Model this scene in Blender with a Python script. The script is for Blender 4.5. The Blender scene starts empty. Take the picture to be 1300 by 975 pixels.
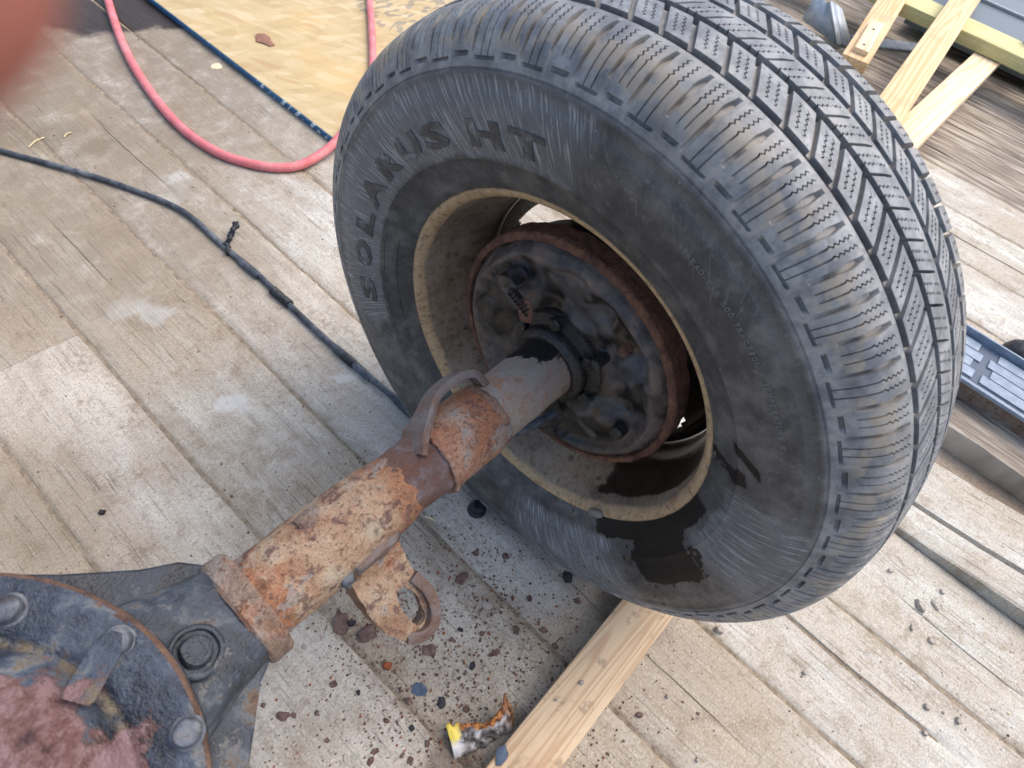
import bpy, bmesh, math, random
import numpy as np
from mathutils import Vector, Matrix, noise as mnoise
from math import radians as RAD, pi, sin, cos
random.seed(7); rng = np.random.default_rng(7)
sc = bpy.context.scene
col = sc.collection

# ------------------------------------------------------------------ camera
H = 0.355                                              # wheel centre above the deck
CAM = np.array([-0.49135157, -0.20299042, 0.89807066])
ROT = np.array([[0.6681, -0.7275, 0.1564], [-0.5286, -0.6119, -0.5884], [0.5238, 0.3104, -0.7933]])  # rows: right, down, forward
FPX = 809.9
cd = bpy.data.cameras.new('camera'); cam = bpy.data.objects.new('camera', cd); col.objects.link(cam)
cd.sensor_width = 36; cd.lens = FPX / 1300 * 36; cd.clip_start = 0.004; cd.clip_end = 400
mw = Matrix.Identity(4)
for i in range(3):
    mw[i][0] = ROT[0][i]; mw[i][1] = -ROT[1][i]; mw[i][2] = -ROT[2][i]; mw[i][3] = CAM[i]
cam.matrix_world = mw
cd.dof.use_dof = True; cd.dof.focus_distance = 0.78; cd.dof.aperture_fstop = 10.5
sc.camera = cam
# ------------------------------------------------------------------ sky, sun, exposure
SUN_EL, SUN_AZ = 58, -28
w = bpy.data.worlds.new('World'); sc.world = w; w.use_nodes = True
nt = w.node_tree; sky = nt.nodes.new('ShaderNodeTexSky'); sky.sky_type = 'NISHITA'; sky.sun_disc = False
sky.sun_elevation = RAD(SUN_EL); sky.sun_rotation = RAD(90 - SUN_AZ); sky.air_density = 1.0; sky.dust_density = 4.0; sky.ozone_density = 1.0
bg = nt.nodes['Background']; bg.inputs[1].default_value = 0.15; nt.links.new(sky.outputs[0], bg.inputs[0])
sl = bpy.data.lights.new('sun', 'SUN'); sl.energy = 0.55; sl.angle = RAD(60); sl.color = (1.0, 0.98, 0.95)
so = bpy.data.objects.new('sun', sl); col.objects.link(so)
sd = Vector((cos(RAD(SUN_EL)) * cos(RAD(SUN_AZ)), cos(RAD(SUN_EL)) * sin(RAD(SUN_AZ)), sin(RAD(SUN_EL))))
so.rotation_euler = sd.to_track_quat('Z', 'Y').to_euler(); so.location = sd * 5
vs = sc.view_settings; vs.view_transform = 'Standard'; vs.look = 'None'; vs.gamma = 1; vs.exposure = 1.1; vs.use_curve_mapping = False
sc.cycles.max_bounces = 4; sc.cycles.diffuse_bounces = 3; sc.cycles.glossy_bounces = 2

# ------------------------------------------------------------------ helpers: placing
def ray(px, py):
    return ROT.T @ np.array([(px - 650) / FPX, (py - 487.5) / FPX, 1.0])
def at(px, py, z=0.0, x=None):
    """point of the place seen at a photo pixel, on the plane of height z (or plane x)"""
    r = ray(px, py)
    s = (x - CAM[0]) / r[0] if x is not None else (z - CAM[2]) / r[2]
    return CAM + s * r
# ------------------------------------------------------------------ helpers: materials
def S(r, g, b):
    f = lambda c: (c / 255 / 12.92) if c / 255 <= .04045 else ((c / 255 + .055) / 1.055) ** 2.4
    return (f(r), f(g), f(b), 1.0)
class NB:
    def __init__(s, name, rough=.7, spec=.4, metal=0.0):
        s.m = bpy.data.materials.new(name); s.m.use_nodes = True; s.t = s.m.node_tree
        s.b = s.t.nodes['Principled BSDF']; s.set('Roughness', rough); s.set('Specular IOR Level', spec); s.set('Metallic', metal)
    def put(s, sock, v):
        if isinstance(v, bpy.types.NodeSocket): s.t.links.new(v, sock)
        elif v is not None:
            try: sock.default_value = v
            except Exception: sock.default_value = v[:3]
    def set(s, k, v): s.put(s.b.inputs[k], v)
    def n(s, ty, **kw):
        nd = s.t.nodes.new('ShaderNode' + ty)
        for k, v in kw.items(): setattr(nd, k, v)
        return nd
    def obj(s): return s.n('TexCoord').outputs['Object']
    def pos(s): return s.n('NewGeometry').outputs['Position']
    def attr(s, name): return s.n('Attribute', attribute_name=name).outputs['Fac']
    def rnd(s): return s.n('ObjectInfo').outputs['Random']
    def ocol(s): return s.n('ObjectInfo').outputs['Color']
    def sep(s, v):
        nd = s.n('SeparateXYZ'); s.put(nd.inputs[0], v); return nd.outputs
    def comb(s, x, y, z):
        nd = s.n('CombineXYZ')
        for i, v in enumerate((x, y, z)): s.put(nd.inputs[i], v)
        return nd.outputs[0]
    def vm(s, op, a, b=None):
        nd = s.n('VectorMath', operation=op); s.put(nd.inputs[0], a)
        if b is not None: s.put(nd.inputs[1], b)
        return nd.outputs['Value'] if op in ('LENGTH', 'DISTANCE') else nd.outputs[0]
    def ma(s, op, a, b=None, c=None, clamp=False):
        nd = s.n('Math', operation=op, use_clamp=clamp); s.put(nd.inputs[0], a)
        if b is not None: s.put(nd.inputs[1], b)
        if c is not None: s.put(nd.inputs[2], c)
        return nd.outputs[0]
    def mr(s, v, a, b, c=0.0, d=1.0, smooth=True):
        nd = s.n('MapRange', interpolation_type='SMOOTHSTEP' if smooth else 'LINEAR')
        for i, q in enumerate((v, a, b, c, d)): s.put(nd.inputs[i], q)
        return nd.outputs[0]
    def noise(s, v, scale, detail=4.0, rough=.55, dist=0.0, color=False):
        nd = s.n('TexNoise'); s.put(nd.inputs['Vector'], v); s.put(nd.inputs['Scale'], scale); s.put(nd.inputs['Detail'], detail)
        s.put(nd.inputs['Roughness'], rough); s.put(nd.inputs['Distortion'], dist); return nd.outputs['Color' if color else 0]
    def vor(s, v, scale, feature='F1', out='Distance', rand=1.0):
        nd = s.n('TexVoronoi', feature=feature); s.put(nd.inputs['Vector'], v); s.put(nd.inputs['Scale'], scale); s.put(nd.inputs['Randomness'], rand)
        return nd.outputs[out]
    def ramp(s, f, stops, interp='LINEAR'):
        nd = s.n('ValToRGB'); s.put(nd.inputs[0], f); r = nd.color_ramp; r.interpolation = interp
        while len(r.elements) < len(stops): r.elements.new(0.5)
        for e, (p, c) in zip(r.elements, stops):
            e.position = p; e.color = c if len(c) == 4 else (*c, 1)
        return nd.outputs[0]
    def mix(s, f, a, b, blend='MIX'):
        nd = s.n('Mix', data_type='RGBA', blend_type=blend, clamp_factor=True)
        s.put(nd.inputs[0], f); s.put(nd.inputs[6], a); s.put(nd.inputs[7], b); return nd.outputs[2]
    def mixf(s, f, a, b):
        nd = s.n('Mix', data_type='FLOAT'); s.put(nd.inputs[0], f); s.put(nd.inputs[2], a); s.put(nd.inputs[3], b); return nd.outputs[0]
    def bump(s, h, strength=.5, dist=.002, normal=None):
        nd = s.n('Bump'); s.put(nd.inputs['Height'], h); s.put(nd.inputs['Strength'], strength); s.put(nd.inputs['Distance'], dist)
        if normal is not None: s.put(nd.inputs['Normal'], normal)
        s.set('Normal', nd.outputs[0]); return nd.outputs[0]
    def band(s, v, a, b, e):
        """1 where a < v < b with soft edges e"""
        return s.ma('MULTIPLY', s.mr(v, a - e, a + e), s.mr(v, b - e, b + e, 1.0, 0.0))
# ------------------------------------------------------------------ helpers: meshes
def mesh(name, V, F, mat=None, parent=None, ang=35, flat=False):
    me = bpy.data.meshes.new(name); me.from_pydata([tuple(map(float, v)) for v in V], [], [tuple(int(i) for i in f) for f in F]); me.update()
    if not flat:
        me.shade_smooth()
        if ang < 180: me.set_sharp_from_angle(angle=RAD(ang))
    if mat: me.materials.append(mat)
    o = bpy.data.objects.new(name, me); col.objects.link(o)
    if parent: o.parent = parent
    return o
def grid_faces(nr, nc, wrap=False, flip=False):
    i = np.arange(nr - 1)[:, None]; j = np.arange(nc if wrap else nc - 1)[None]
    a = i * nc + j; b = i * nc + (j + 1) % nc; c = (i + 1) * nc + (j + 1) % nc; d = (i + 1) * nc + j
    f = np.stack([a, b, c, d] if not flip else [a, d, c, b], -1).reshape(-1, 4)
    return f
def empty(name, loc=(0, 0, 0)):
    o = bpy.data.objects.new(name, None); o.location = loc; o.empty_display_size = .05; col.objects.link(o); return o
def tag(o, label, cat, group=None):
    o['label'] = label; o['category'] = cat
    if group: o['group'] = group
    return o
def struct(o): o['kind'] = 'structure'; return o
def stuff(o): o['kind'] = 'stuff'; return o
def nz(p, s): return mnoise.noise(Vector((p[0] * s, p[1] * s, p[2] * s)))
def rough_up(V, amp, s, seed=0.0):
    V = np.array(V, float)
    for k in range(len(V)):
        p = Vector(V[k]) * s + Vector((seed, seed * 1.7, -seed)); n = mnoise.noise_vector(p); n2 = mnoise.noise_vector(p * 3.1)
        V[k] += amp * np.array(n) + amp * .4 * np.array(n2)
    return V
def revolve(name, prof, n, mat, parent, ang=35, loop=False, amp=0, s=60, a0=0, cap=False, wob=0):
    """prof: (x, r) pairs turned about the X axis"""
    prof = list(prof) + ([prof[0]] if loop else []); th = np.linspace(0, 2 * pi, n, endpoint=False) + a0
    V = np.concatenate([np.stack([np.full(n, x), r * np.cos(th), r * np.sin(th)], 1) for x, r in prof])
    F = list(grid_faces(len(prof), n, wrap=True))
    if cap: F.append(tuple(range(n))[::-1]); F.append(tuple(range((len(prof) - 1) * n, len(prof) * n)))
    if amp: V = rough_up(V, amp, s, seed=len(name) * 1.3)
    return mesh(name, V, F, mat, parent, ang)
def dense(prof, step):
    out = []
    for (x0, r0), (x1, r1) in zip(prof[:-1], prof[1:]):
        k = max(1, int(math.hypot(x1 - x0, r1 - r0) / step))
        out += [(x0 + (x1 - x0) * t / k, r0 + (r1 - r0) * t / k) for t in range(k)]
    return out + [prof[-1]]
def catmull(P, k):
    P = np.array(P, float); Q = np.vstack([2 * P[0] - P[1], P, 2 * P[-1] - P[-2]]); out = []
    for i in range(1, len(Q) - 2):
        p0, p1, p2, p3 = Q[i - 1:i + 3]
        for t in np.linspace(0, 1, k, endpoint=False):
            out.append(.5 * (2 * p1 + (p2 - p0) * t + (2 * p0 - 5 * p1 + 4 * p2 - p3) * t * t + (3 * p1 - p0 - 3 * p2 + p3) * t ** 3))
    out.append(P[-1]); return np.array(out)
def sweep(name, path, rad, mat, parent=None, n=12, ang=60, squash=1.0, upv=(0, 0, 1)):
    """tube along a path; rad a number or one per point"""
    P = np.array(path, float); m = len(P); R = np.full(m, rad) if np.isscalar(rad) else np.array(rad, float)
    T = np.gradient(P, axis=0); T /= np.linalg.norm(T, axis=1)[:, None]
    u = np.array(upv, float); V = []; th = np.linspace(0, 2 * pi, n, endpoint=False)
    for i in range(m):
        u = u - T[i] * (u @ T[i]); u /= np.linalg.norm(u); b = np.cross(T[i], u)
        V.append(P[i] + R[i] * (np.cos(th)[:, None] * b + squash * np.sin(th)[:, None] * u))
    F = list(grid_faces(m, n, wrap=True)) + [tuple(range(n))[::-1], tuple(range((m - 1) * n, m * n))]
    return mesh(name, np.concatenate(V), F, mat, parent, ang)
def boxmesh(name, lo, hi, mat, parent=None, bev=.002, amp=0, s=10, cuts=0, ang=35, segs=2):
    bm = bmesh.new(); bmesh.ops.create_cube(bm, size=1)
    lo = np.array(lo, float); hi = np.array(hi, float)
    for v in bm.verts: v.co = Vector((lo + hi) / 2 + np.array(v.co) * (hi - lo))
    if bev: bmesh.ops.bevel(bm, geom=bm.edges[:], offset=bev, segments=segs, affect='EDGES', profile=.6)
    if cuts:
        d = hi - lo; ax = int(np.argmax(d))
        for k in range(1, cuts + 1):
            c = lo.copy(); c[ax] = lo[ax] + d[ax] * k / (cuts + 1); nn = [0, 0, 0]; nn[ax] = 1
            bmesh.ops.bisect_plane(bm, geom=bm.verts[:] + bm.edges[:] + bm.faces[:], plane_co=c, plane_no=nn)
    me = bpy.data.meshes.new(name); bm.to_mesh(me); bm.free()
    if amp:
        V = np.array([v.co[:] for v in me.vertices]); V = rough_up(V, amp, s, seed=lo[0] * 3 + lo[1])
        for v, q in zip(me.vertices, V): v.co = q
    me.shade_smooth(); me.set_sharp_from_angle(angle=RAD(ang))
    if mat: me.materials.append(mat)
    o = bpy.data.objects.new(name, me); col.objects.link(o)
    if parent: o.parent = parent
    return o
def frame_mat(p0, p1, up=(0, 0, 1)):
    p0 = Vector(p0); x = (Vector(p1) - p0); L = x.length; x.normalize(); z = Vector(up); z = (z - x * z.dot(x)).normalized(); y = z.cross(x)
    m = Matrix.Identity(4)
    for i in range(3): m[i][0] = x[i]; m[i][1] = y[i]; m[i][2] = z[i]; m[i][3] = p0[i]
    return m, L
def lumber(name, p0, p1, width, thick, mat, up=(0, 0, 1), bev=.003, parent=None, amp=0, cuts=0):
    """board from p0 to p1 (middle of its underside), long axis = local X"""
    m, L = frame_mat(p0, p1, up)
    o = boxmesh(name, (0, -width / 2, 0), (L, width / 2, thick), mat, parent, bev, amp, 14, cuts)
    o.matrix_world = m; return o

# ------------------------------------------------------------------ materials: deck
def deck_material(name, dark=0.0):
    b = NB(name, .85, .25); P = b.pos(); x, y, z = b.sep(P); r = b.rnd(); ro = b.ma('MULTIPLY', r, 37.0)
    yo = b.ma('ADD', y, ro)
    g1 = b.noise(b.comb(b.ma('MULTIPLY', x, 1.0), b.ma('MULTIPLY', yo, .035), ro), 260, 3, .6)     # grain fibres
    g2 = b.noise(b.comb(x, b.ma('MULTIPLY', yo, .09), ro), 60, 4, .6, .4)
    big = b.noise(b.comb(x, b.ma('MULTIPLY', yo, .55), ro), 5.5, 5, .62, .5)
    med = b.noise(b.comb(x, b.ma('MULTIPLY', y, .8), ro), 24, 5, .65, .3)
    fine = b.noise(P, 330, 2, .7)
    mot = b.noise(P, 95, 4, .7)
    base = b.ramp(g2, [(.28, S(154, 148, 138)), (.5, S(172, 167, 157)), (.72, S(190, 186, 177))])
    base = b.mix(b.mr(big, .38, .66), base, S(164, 152, 135))                       # dry dirt worked into the wood
    base = b.mix(b.ma('MULTIPLY', b.mr(med, .5, .68), .6), base, S(136, 121, 103))
    base = b.mix(b.ma('MULTIPLY', b.mr(big, .52, .36), b.mr(mot, .42, .6)), base, S(205, 199, 187))   # pale dust
    base = b.mix(b.ma('MULTIPLY', b.mr(mot, .5, .68), .5), base, S(132, 119, 102))
    base = b.mix(b.ma('MULTIPLY', b.mr(fine, .54, .70), .5), base, S(112, 98, 82))
    base = b.mix(b.ma('MULTIPLY', b.mr(fine, .46, .32), .35), base, S(216, 210, 198))
    fib = b.mr(g1, .36, .30)                                                        # thin dark fibres / checks
    base = b.mix(b.ma('MULTIPLY', fib, .22), base, S(104, 92, 78))
    lon = b.noise(b.comb(x, b.ma('MULTIPLY', yo, .02), b.ma('ADD', ro, 5.0)), 95, 2, .5)
    chk = b.ma('MULTIPLY', b.mr(b.ma('ABSOLUTE', b.ma('SUBTRACT', lon, .5)), .010, .003), b.mr(b.noise(P, 4.0, 2), .52, .6))
    base = b.mix(b.ma('MULTIPLY', chk, .5), base, S(92, 80, 66))
    spk = b.vor(P, 75, 'F1'); sm = b.ma('MULTIPLY', b.mr(spk, .13, .07), b.mr(b.noise(P, 7, 3), .47, .6))
    base = b.mix(b.ma('MULTIPLY', sm, .8), base, S(72, 56, 46))
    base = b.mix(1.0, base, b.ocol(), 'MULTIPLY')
    ed = b.attr('edge'); edn = b.ma('MULTIPLY', ed, b.mr(med, .32, .62))
    base = b.mix(b.ma('MULTIPLY', edn, .55), base, S(138, 124, 104))                   # dirt packed along the joints
    wn = b.noise(P, 9, 4, .6, color=True)
    Pw = b.vm('ADD', P, b.vm('MULTIPLY', b.vm('SUBTRACT', wn, (.5, .5, .5)), (.14, .14, 0)))
    def blob(px, py, rad, hard=.25):
        c = at(px, py); return b.mr(b.vm('DISTANCE', Pw, (c[0], c[1], 0)), rad * (1 + hard), rad * (1 - hard))
    for px, py, rad in ((172, 392, .030), (205, 398, .026), (294, 513, .022), (214, 232, .03), (216, 250, .024), (430, 478, .012)):
        base = b.mix(b.ma('MULTIPLY', blob(px, py, rad, .35), .6), base, S(196, 196, 190))   # old spilt mortar and paint
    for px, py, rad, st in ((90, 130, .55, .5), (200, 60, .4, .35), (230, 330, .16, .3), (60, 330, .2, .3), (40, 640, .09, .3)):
        base = b.mix(b.ma('MULTIPLY', b.ma('MULTIPLY', blob(px, py, rad, .6), b.mr(b.noise(P, 20, 4, .7), .12, .62)), st * 1.5), base, S(126, 114, 98))   # soft grey-brown patches, broadest over the far left boards
    wet = None
    for px, py, rad in ((75, -14, .20), (112, -4, .13), (176, 6, .085), (130, -60, .45)):
        q = blob(px, py, rad, .035); wet = q if wet is None else b.ma('MAXIMUM', wet, q)
    base = b.mix(b.ma('MULTIPLY', wet, .93), base, S(44, 35, 30))
    for px, py, rad in ((10, 165, .05), (60, 170, .045), (120, 185, .03)):
        base = b.mix(b.ma('MULTIPLY', blob(px, py, rad, .5), .5), base, S(110, 98, 80))
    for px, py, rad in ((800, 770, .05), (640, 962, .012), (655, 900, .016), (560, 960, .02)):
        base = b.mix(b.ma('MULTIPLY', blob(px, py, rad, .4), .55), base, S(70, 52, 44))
    if dark: base = b.mix(dark, base, b.ramp(g2, [(.34, S(84, 75, 66)), (.5, S(140, 128, 114)), (.66, S(186, 176, 160))]))
    b.set('Base Color', base); b.set('Roughness', b.mixf(wet, .88, .45))
    h = b.ma('ADD', b.ma('MULTIPLY', g1, .7), b.ma('ADD', b.ma('MULTIPLY', g2, .9), b.ma('MULTIPLY', mot, .8)))
    h = b.ma('SUBTRACT', h, b.ma('MULTIPLY', b.ma('ADD', chk, fib), .5))
    b.bump(h, .75, .0022); return b.m
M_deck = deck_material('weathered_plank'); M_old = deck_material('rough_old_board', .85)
b = NB('packed_dirt', .95, .1); P = b.pos()
b.set('Base Color', b.ramp(b.noise(P, 60, 5, .7), [(.3, S(114, 102, 86)), (.5, S(146, 132, 113)), (.7, S(170, 157, 138))])); b.bump(b.noise(P, 200, 4, .7), 1, .004); M_dirt = b.m
b = NB('gravel_ground', .95, .1); P = b.pos()
b.set('Base Color', b.ramp(b.noise(P, 14, 8, .7), [(.3, S(84, 76, 64)), (.55, S(136, 126, 110)), (.75, S(168, 158, 142))])); b.bump(b.vor(P, 40), .8, .02); M_gravel = b.m

# ------------------------------------------------------------------ materials: metals, rubber, lumber
def patchy(name, stops, scale=14, fscale=90, rough=(.55, .9), metal=0.0, bumpd=.0012, bstr=.7, detail=6, extra=None, pits=None, spec=.4):
    """several colours in irregular patches broken up by fine noise"""
    b = NB(name, .8, spec, metal); P = b.obj(); q = b.noise(P, scale, detail, .62, .6); f = b.noise(P, fscale, 4, .7); ff = b.noise(P, fscale * 4, 3, .7)
    v = b.ma('ADD', b.ma('MULTIPLY', q, .70), b.ma('ADD', b.ma('MULTIPLY', f, .22), b.ma('MULTIPLY', ff, .08)))
    v = b.ma('ADD', b.ma('MULTIPLY', b.ma('SUBTRACT', v, .5), 1.75), .5)
    c = b.ramp(v, stops)
    c = b.mix(b.ma('MULTIPLY', b.mr(f, .54, .68), .45), c, (stops[0][1]))
    c = b.mix(b.mr(ff, .42, .62, .0, .28), c, stops[1][1])
    if pits:
        pm = b.mr(b.noise(P, pits[0] * .45, 5, .78), .585, .64); c = b.mix(b.ma('MULTIPLY', pm, .8), c, pits[2])
    if extra: c = extra(b, c, P, q, f, v) or c
    b.set('Base Color', c); b.set('Roughness', b.mr(v, .35, .65, rough[0], rough[1], False))
    h = b.ma('ADD', b.ma('MULTIPLY', q, .6), b.ma('ADD', b.ma('MULTIPLY', f, .8), b.ma('MULTIPLY', ff, .6)))
    b.bump(h, min(1, bstr * 1.15), bumpd * 1.2); return b.m
def dotted(b, c, P, pts, colr, k=1.0):
    for (p, r) in pts:
        wn = b.vm('MULTIPLY', b.vm('SUBTRACT', b.noise(P, 40, 3, .6, color=True), (.5, .5, .5)), (r * k, r * k, r * k))
        c = b.mix(b.mr(b.vm('DISTANCE', b.vm('ADD', P, wn), p), r * 1.15, r * .85), c, colr)
    return c
def crust(name, base, orange=.5, purple=.5, grey=.4, endmix=False):
    """layered scale: tan crust, orange bloom, purple-brown bare patches, pits"""
    b = NB(name, .85, .3); P = b.obj(); x, y, z = b.sep(P)
    n0 = b.noise(P, 14, 4, .6, .8); n1 = b.noise(P, 33, 5, .65, .5); n2 = b.noise(P, 62, 6, .7, .3); n3 = b.noise(P, 190, 4, .7); n4 = b.noise(P, 520, 2, .6)
    c = b.ramp(n1, [(.34, base[0]), (.5, base[1]), (.64, base[2])])
    om = b.mr(b.ma('ADD', n0, b.ma('MULTIPLY', b.ma('SUBTRACT', n3, .5), .25)), .58 - .2 * orange, .74 - .2 * orange)
    if endmix: om = b.ma('MAXIMUM', om, b.ma('MAXIMUM', b.mr(b.ma('ADD', x, b.ma('MULTIPLY', b.ma('SUBTRACT', n1, .5), .12)), -.335, -.31), b.mr(b.ma('ADD', x, b.ma('MULTIPLY', b.ma('SUBTRACT', n1, .5), .10)), -.425, -.445)))
    c = b.mix(b.ma('MULTIPLY', om, .85), c, b.ramp(n2, [(.36, S(104, 66, 46)), (.5, S(142, 92, 62)), (.62, S(162, 116, 84))]))
    c = b.mix(b.mr(b.ma('ADD', n2, b.ma('MULTIPLY', b.ma('SUBTRACT', n0, .5), .35)), .57 - .08 * purple, .68 - .08 * purple, 0.0, .85), c, b.ramp(n3, [(.4, S(66, 46, 46)), (.6, S(108, 80, 76))]))
    c = b.mix(b.mr(b.noise(P, 24, 5, .7), .66 - .12 * grey, .69 - .12 * grey, 0.0, .7), c, S(132, 128, 124))
    c = b.mix(b.mr(n3, .56, .68, 0.0, .6), c, S(70, 48, 42))
    c = b.mix(b.mr(n4, .5, .68, 0.0, .18), c, S(190, 172, 152)); c = b.mix(b.mr(n4, .48, .32, 0.0, .22), c, S(92, 70, 58))
    b.set('Base Color', c); b.set('Roughness', b.mr(n2, .4, .6, .62, .92))
    h = b.ma('SUBTRACT', b.ma('ADD', b.ma('MULTIPLY', n1, .7), b.ma('ADD', b.ma('MULTIPLY', n2, .9), b.ma('ADD', b.ma('MULTIPLY', n3, .7), b.ma('MULTIPLY', n4, .3)))), b.mr(n3, .57, .63, 0.0, .35))
    b.bump(h, .9, .0024); return b.m
def tubeends(b, c, P, q, f, v):
    x, y, z = b.sep(P); xn = b.ma('ADD', x, b.ma('MULTIPLY', b.ma('SUBTRACT', q, .5), .12))
    m = b.ma('MAXIMUM', b.mr(xn, -.312, -.292), b.mr(xn, -.425, -.45))
    return b.mix(b.ma('MULTIPLY', m, .75), c, b.ramp(v, [(.3, S(100, 62, 48)), (.5, S(156, 106, 80)), (.7, S(168, 126, 100))]))
M_tube = crust('flaky_tan_rust', (S(134, 104, 82), S(154, 129, 105), S(160, 147, 127)), .5, .75, .45, True)
M_tubeor = crust('orange_rust', (S(132, 94, 76), S(150, 114, 94), S(152, 130, 114)), .6, .3, .7)
M_waist = patchy('worn_shiny_rust', [(.28, S(84, 56, 46)), (.44, S(120, 84, 68)), (.56, S(112, 94, 92)), (.70, S(138, 130, 134))], 22, 150, (.3, .65), .35, .003, 1.0, spec=.6)
def oilx(b, c, P, q, f, v):
    x, y, z = b.sep(P); m = b.mr(b.ma('ADD', b.ma('ADD', x, b.ma('MULTIPLY', b.ma('SUBTRACT', q, .5), .16)), b.ma('MULTIPLY', y, .35)), -.104, -.097)
    c = b.mix(m, c, S(20, 16, 14)); b.wetmask = m; return c
M_outer = patchy('outer_tube_oily', [(.26, S(108, 88, 74)), (.44, S(140, 120, 105)), (.58, S(144, 138, 130)), (.74, S(150, 114, 88))], 17, 120, (.5, .7), 0, .001, .7, extra=oilx)
_ob = M_outer.node_tree
M_house = patchy('flaked_blue_black_paint', [(.24, S(22, 23, 27)), (.42, S(40, 45, 53)), (.54, S(58, 65, 75)), (.62, S(90, 95, 100)), (.68, S(100, 86, 72)), (.78, S(86, 60, 46))], 18, 85, (.35, .75), 0, .0014, .8, pits=(90, .12, S(98, 96, 94)))
def coverrust(b, c, P, q, f, v):
    x, y, z = b.sep(P); d = b.vm('LENGTH', b.comb(b.ma('SUBTRACT', x, .045), b.ma('SUBTRACT', y, -.004), 0.0))
    m = b.mr(b.ma('ADD', d, b.ma('MULTIPLY', b.ma('SUBTRACT', b.noise(P, 26, 5, .65), .5), .13)), .062, .059)
    rc = b.ramp(b.noise(P, 55, 6, .7), [(.34, S(60, 38, 38)), (.45, S(98, 68, 62)), (.54, S(120, 96, 96)), (.62, S(112, 80, 70)), (.70, S(146, 92, 58))])
    rc = b.mix(b.ma('MULTIPLY', b.mr(b.noise(P, 160, 4, .75), .53, .64), .7), rc, S(84, 50, 48)); rc = b.mix(b.mr(b.noise(P, 18, 3, .6), .52, .64, 0.0, .8), rc, S(118, 96, 100)); mo = b.mr(b.ma('ADD', d, b.ma('MULTIPLY', b.ma('SUBTRACT', b.noise(P, 26, 5, .65), .5), .13)), .0675, .0625); c = b.mix(b.ma('MULTIPLY', mo, .55), c, S(96, 62, 46))
    cr = b.band(b.vm('LENGTH', b.comb(x, y, 0.0)), .1055, .1115, .002); c = b.mix(b.ma('MULTIPLY', cr, b.mr(f, .4, .6)), c, S(98, 88, 72))
    c = b.mix(m, c, rc); return c
M_cover = patchy('cover_paint_and_scale', [(.26, S(28, 31, 37)), (.42, S(48, 55, 66)), (.55, S(68, 77, 90)), (.63, S(104, 108, 110)), (.70, S(110, 96, 76)), (.78, S(88, 64, 50))], 24, 90, (.35, .75), 0, .002, .9, extra=coverrust)
M_gasket = patchy('rusty_gasket_edge', [(.26, S(54, 38, 34)), (.5, S(92, 70, 58)), (.74, S(128, 102, 84))], 60, 240, (.7, .95), 0, .001, .8)
M_collar = crust('grey_brown_collar', (S(98, 80, 68), S(126, 108, 96), S(134, 124, 114)), .3, .3, .6)
M_bolt = patchy('grey_bolt', [(.24, S(52, 48, 48)), (.42, S(76, 80, 88)), (.58, S(108, 112, 118)), (.72, S(134, 122, 110))], 60, 220, (.4, .7), .2, .0008, .6)
def ringmix(b, c, P, q, f, v):
    x, y, z = b.sep(P); r = b.vm('LENGTH', b.comb(0.0, y, z)); m = b.mr(b.ma('ADD', r, b.ma('MULTIPLY', b.ma('SUBTRACT', q, .5), .05)), .117, .123)
    return b.mix(b.ma('MULTIPLY', m, .75), c, b.ramp(v, [(.3, S(52, 44, 40)), (.5, S(86, 76, 70)), (.7, S(112, 94, 82))]))
def plate_material():
    b = NB('oily_pressed_plate', .4, .6); P = b.obj(); x, y, z = b.sep(P); r = b.vm('LENGTH', b.comb(0.0, y, z))
    n0 = b.noise(P, 17, 2, .5, .6); n1 = b.noise(P, 60, 4, .6); n2 = b.noise(P, 220, 3, .6)
    wet = b.mr(b.ma('ADD', n0, b.ma('MULTIPLY', b.ma('SUBTRACT', n1, .5), .12)), .53, .44)
    dry = b.ramp(n1, [(.36, S(48, 45, 45)), (.5, S(66, 65, 67)), (.6, S(80, 74, 70)), (.7, S(96, 70, 54))])
    ring = b.mr(b.ma('ADD', r, b.ma('MULTIPLY', b.ma('SUBTRACT', n0, .5), .04)), .117, .122)
    dry = b.mix(b.ma('MULTIPLY', ring, .8), dry, b.ramp(n1, [(.34, S(62, 50, 44)), (.5, S(92, 82, 76)), (.66, S(118, 96, 82))]))
    wet = b.ma('MULTIPLY', wet, b.mr(ring, 0.0, 1.0, 1.0, .45)); c = b.mix(wet, dry, b.ramp(n2, [(.4, S(16, 14, 14)), (.7, S(34, 29, 27))]))
    b.set('Base Color', c); b.set('Roughness', b.mixf(wet, .62, .30)); b.bump(b.ma('ADD', n1, b.ma('MULTIPLY', n2, .5)), .4, .001); return b.m
M_plate = plate_material()
M_oil = patchy('wet_black_oil', [(.3, S(8, 7, 7)), (.5, S(18, 15, 14)), (.72, S(44, 34, 28))], 30, 130, (.16, .4), 0, .0016, .8, spec=.7)
M_drum = patchy('scaly_drum_rust', [(.25, S(66, 44, 36)), (.45, S(112, 78, 62)), (.6, S(136, 98, 78)), (.75, S(156, 118, 92))], 40, 150, (.8, .98), 0, .004, 1.0)
M_drumdk = patchy('dark_drum', [(.3, S(22, 16, 14)), (.5, S(44, 34, 30)), (.7, S(66, 50, 42))], 30, 130, (.7, .9), 0, .001, .6)
M_cast = patchy('dull_grey_steel', [(.3, S(96, 88, 80)), (.5, S(132, 128, 122)), (.7, S(156, 150, 142))], 26, 140, (.5, .8), .1, .001, .6)

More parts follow.
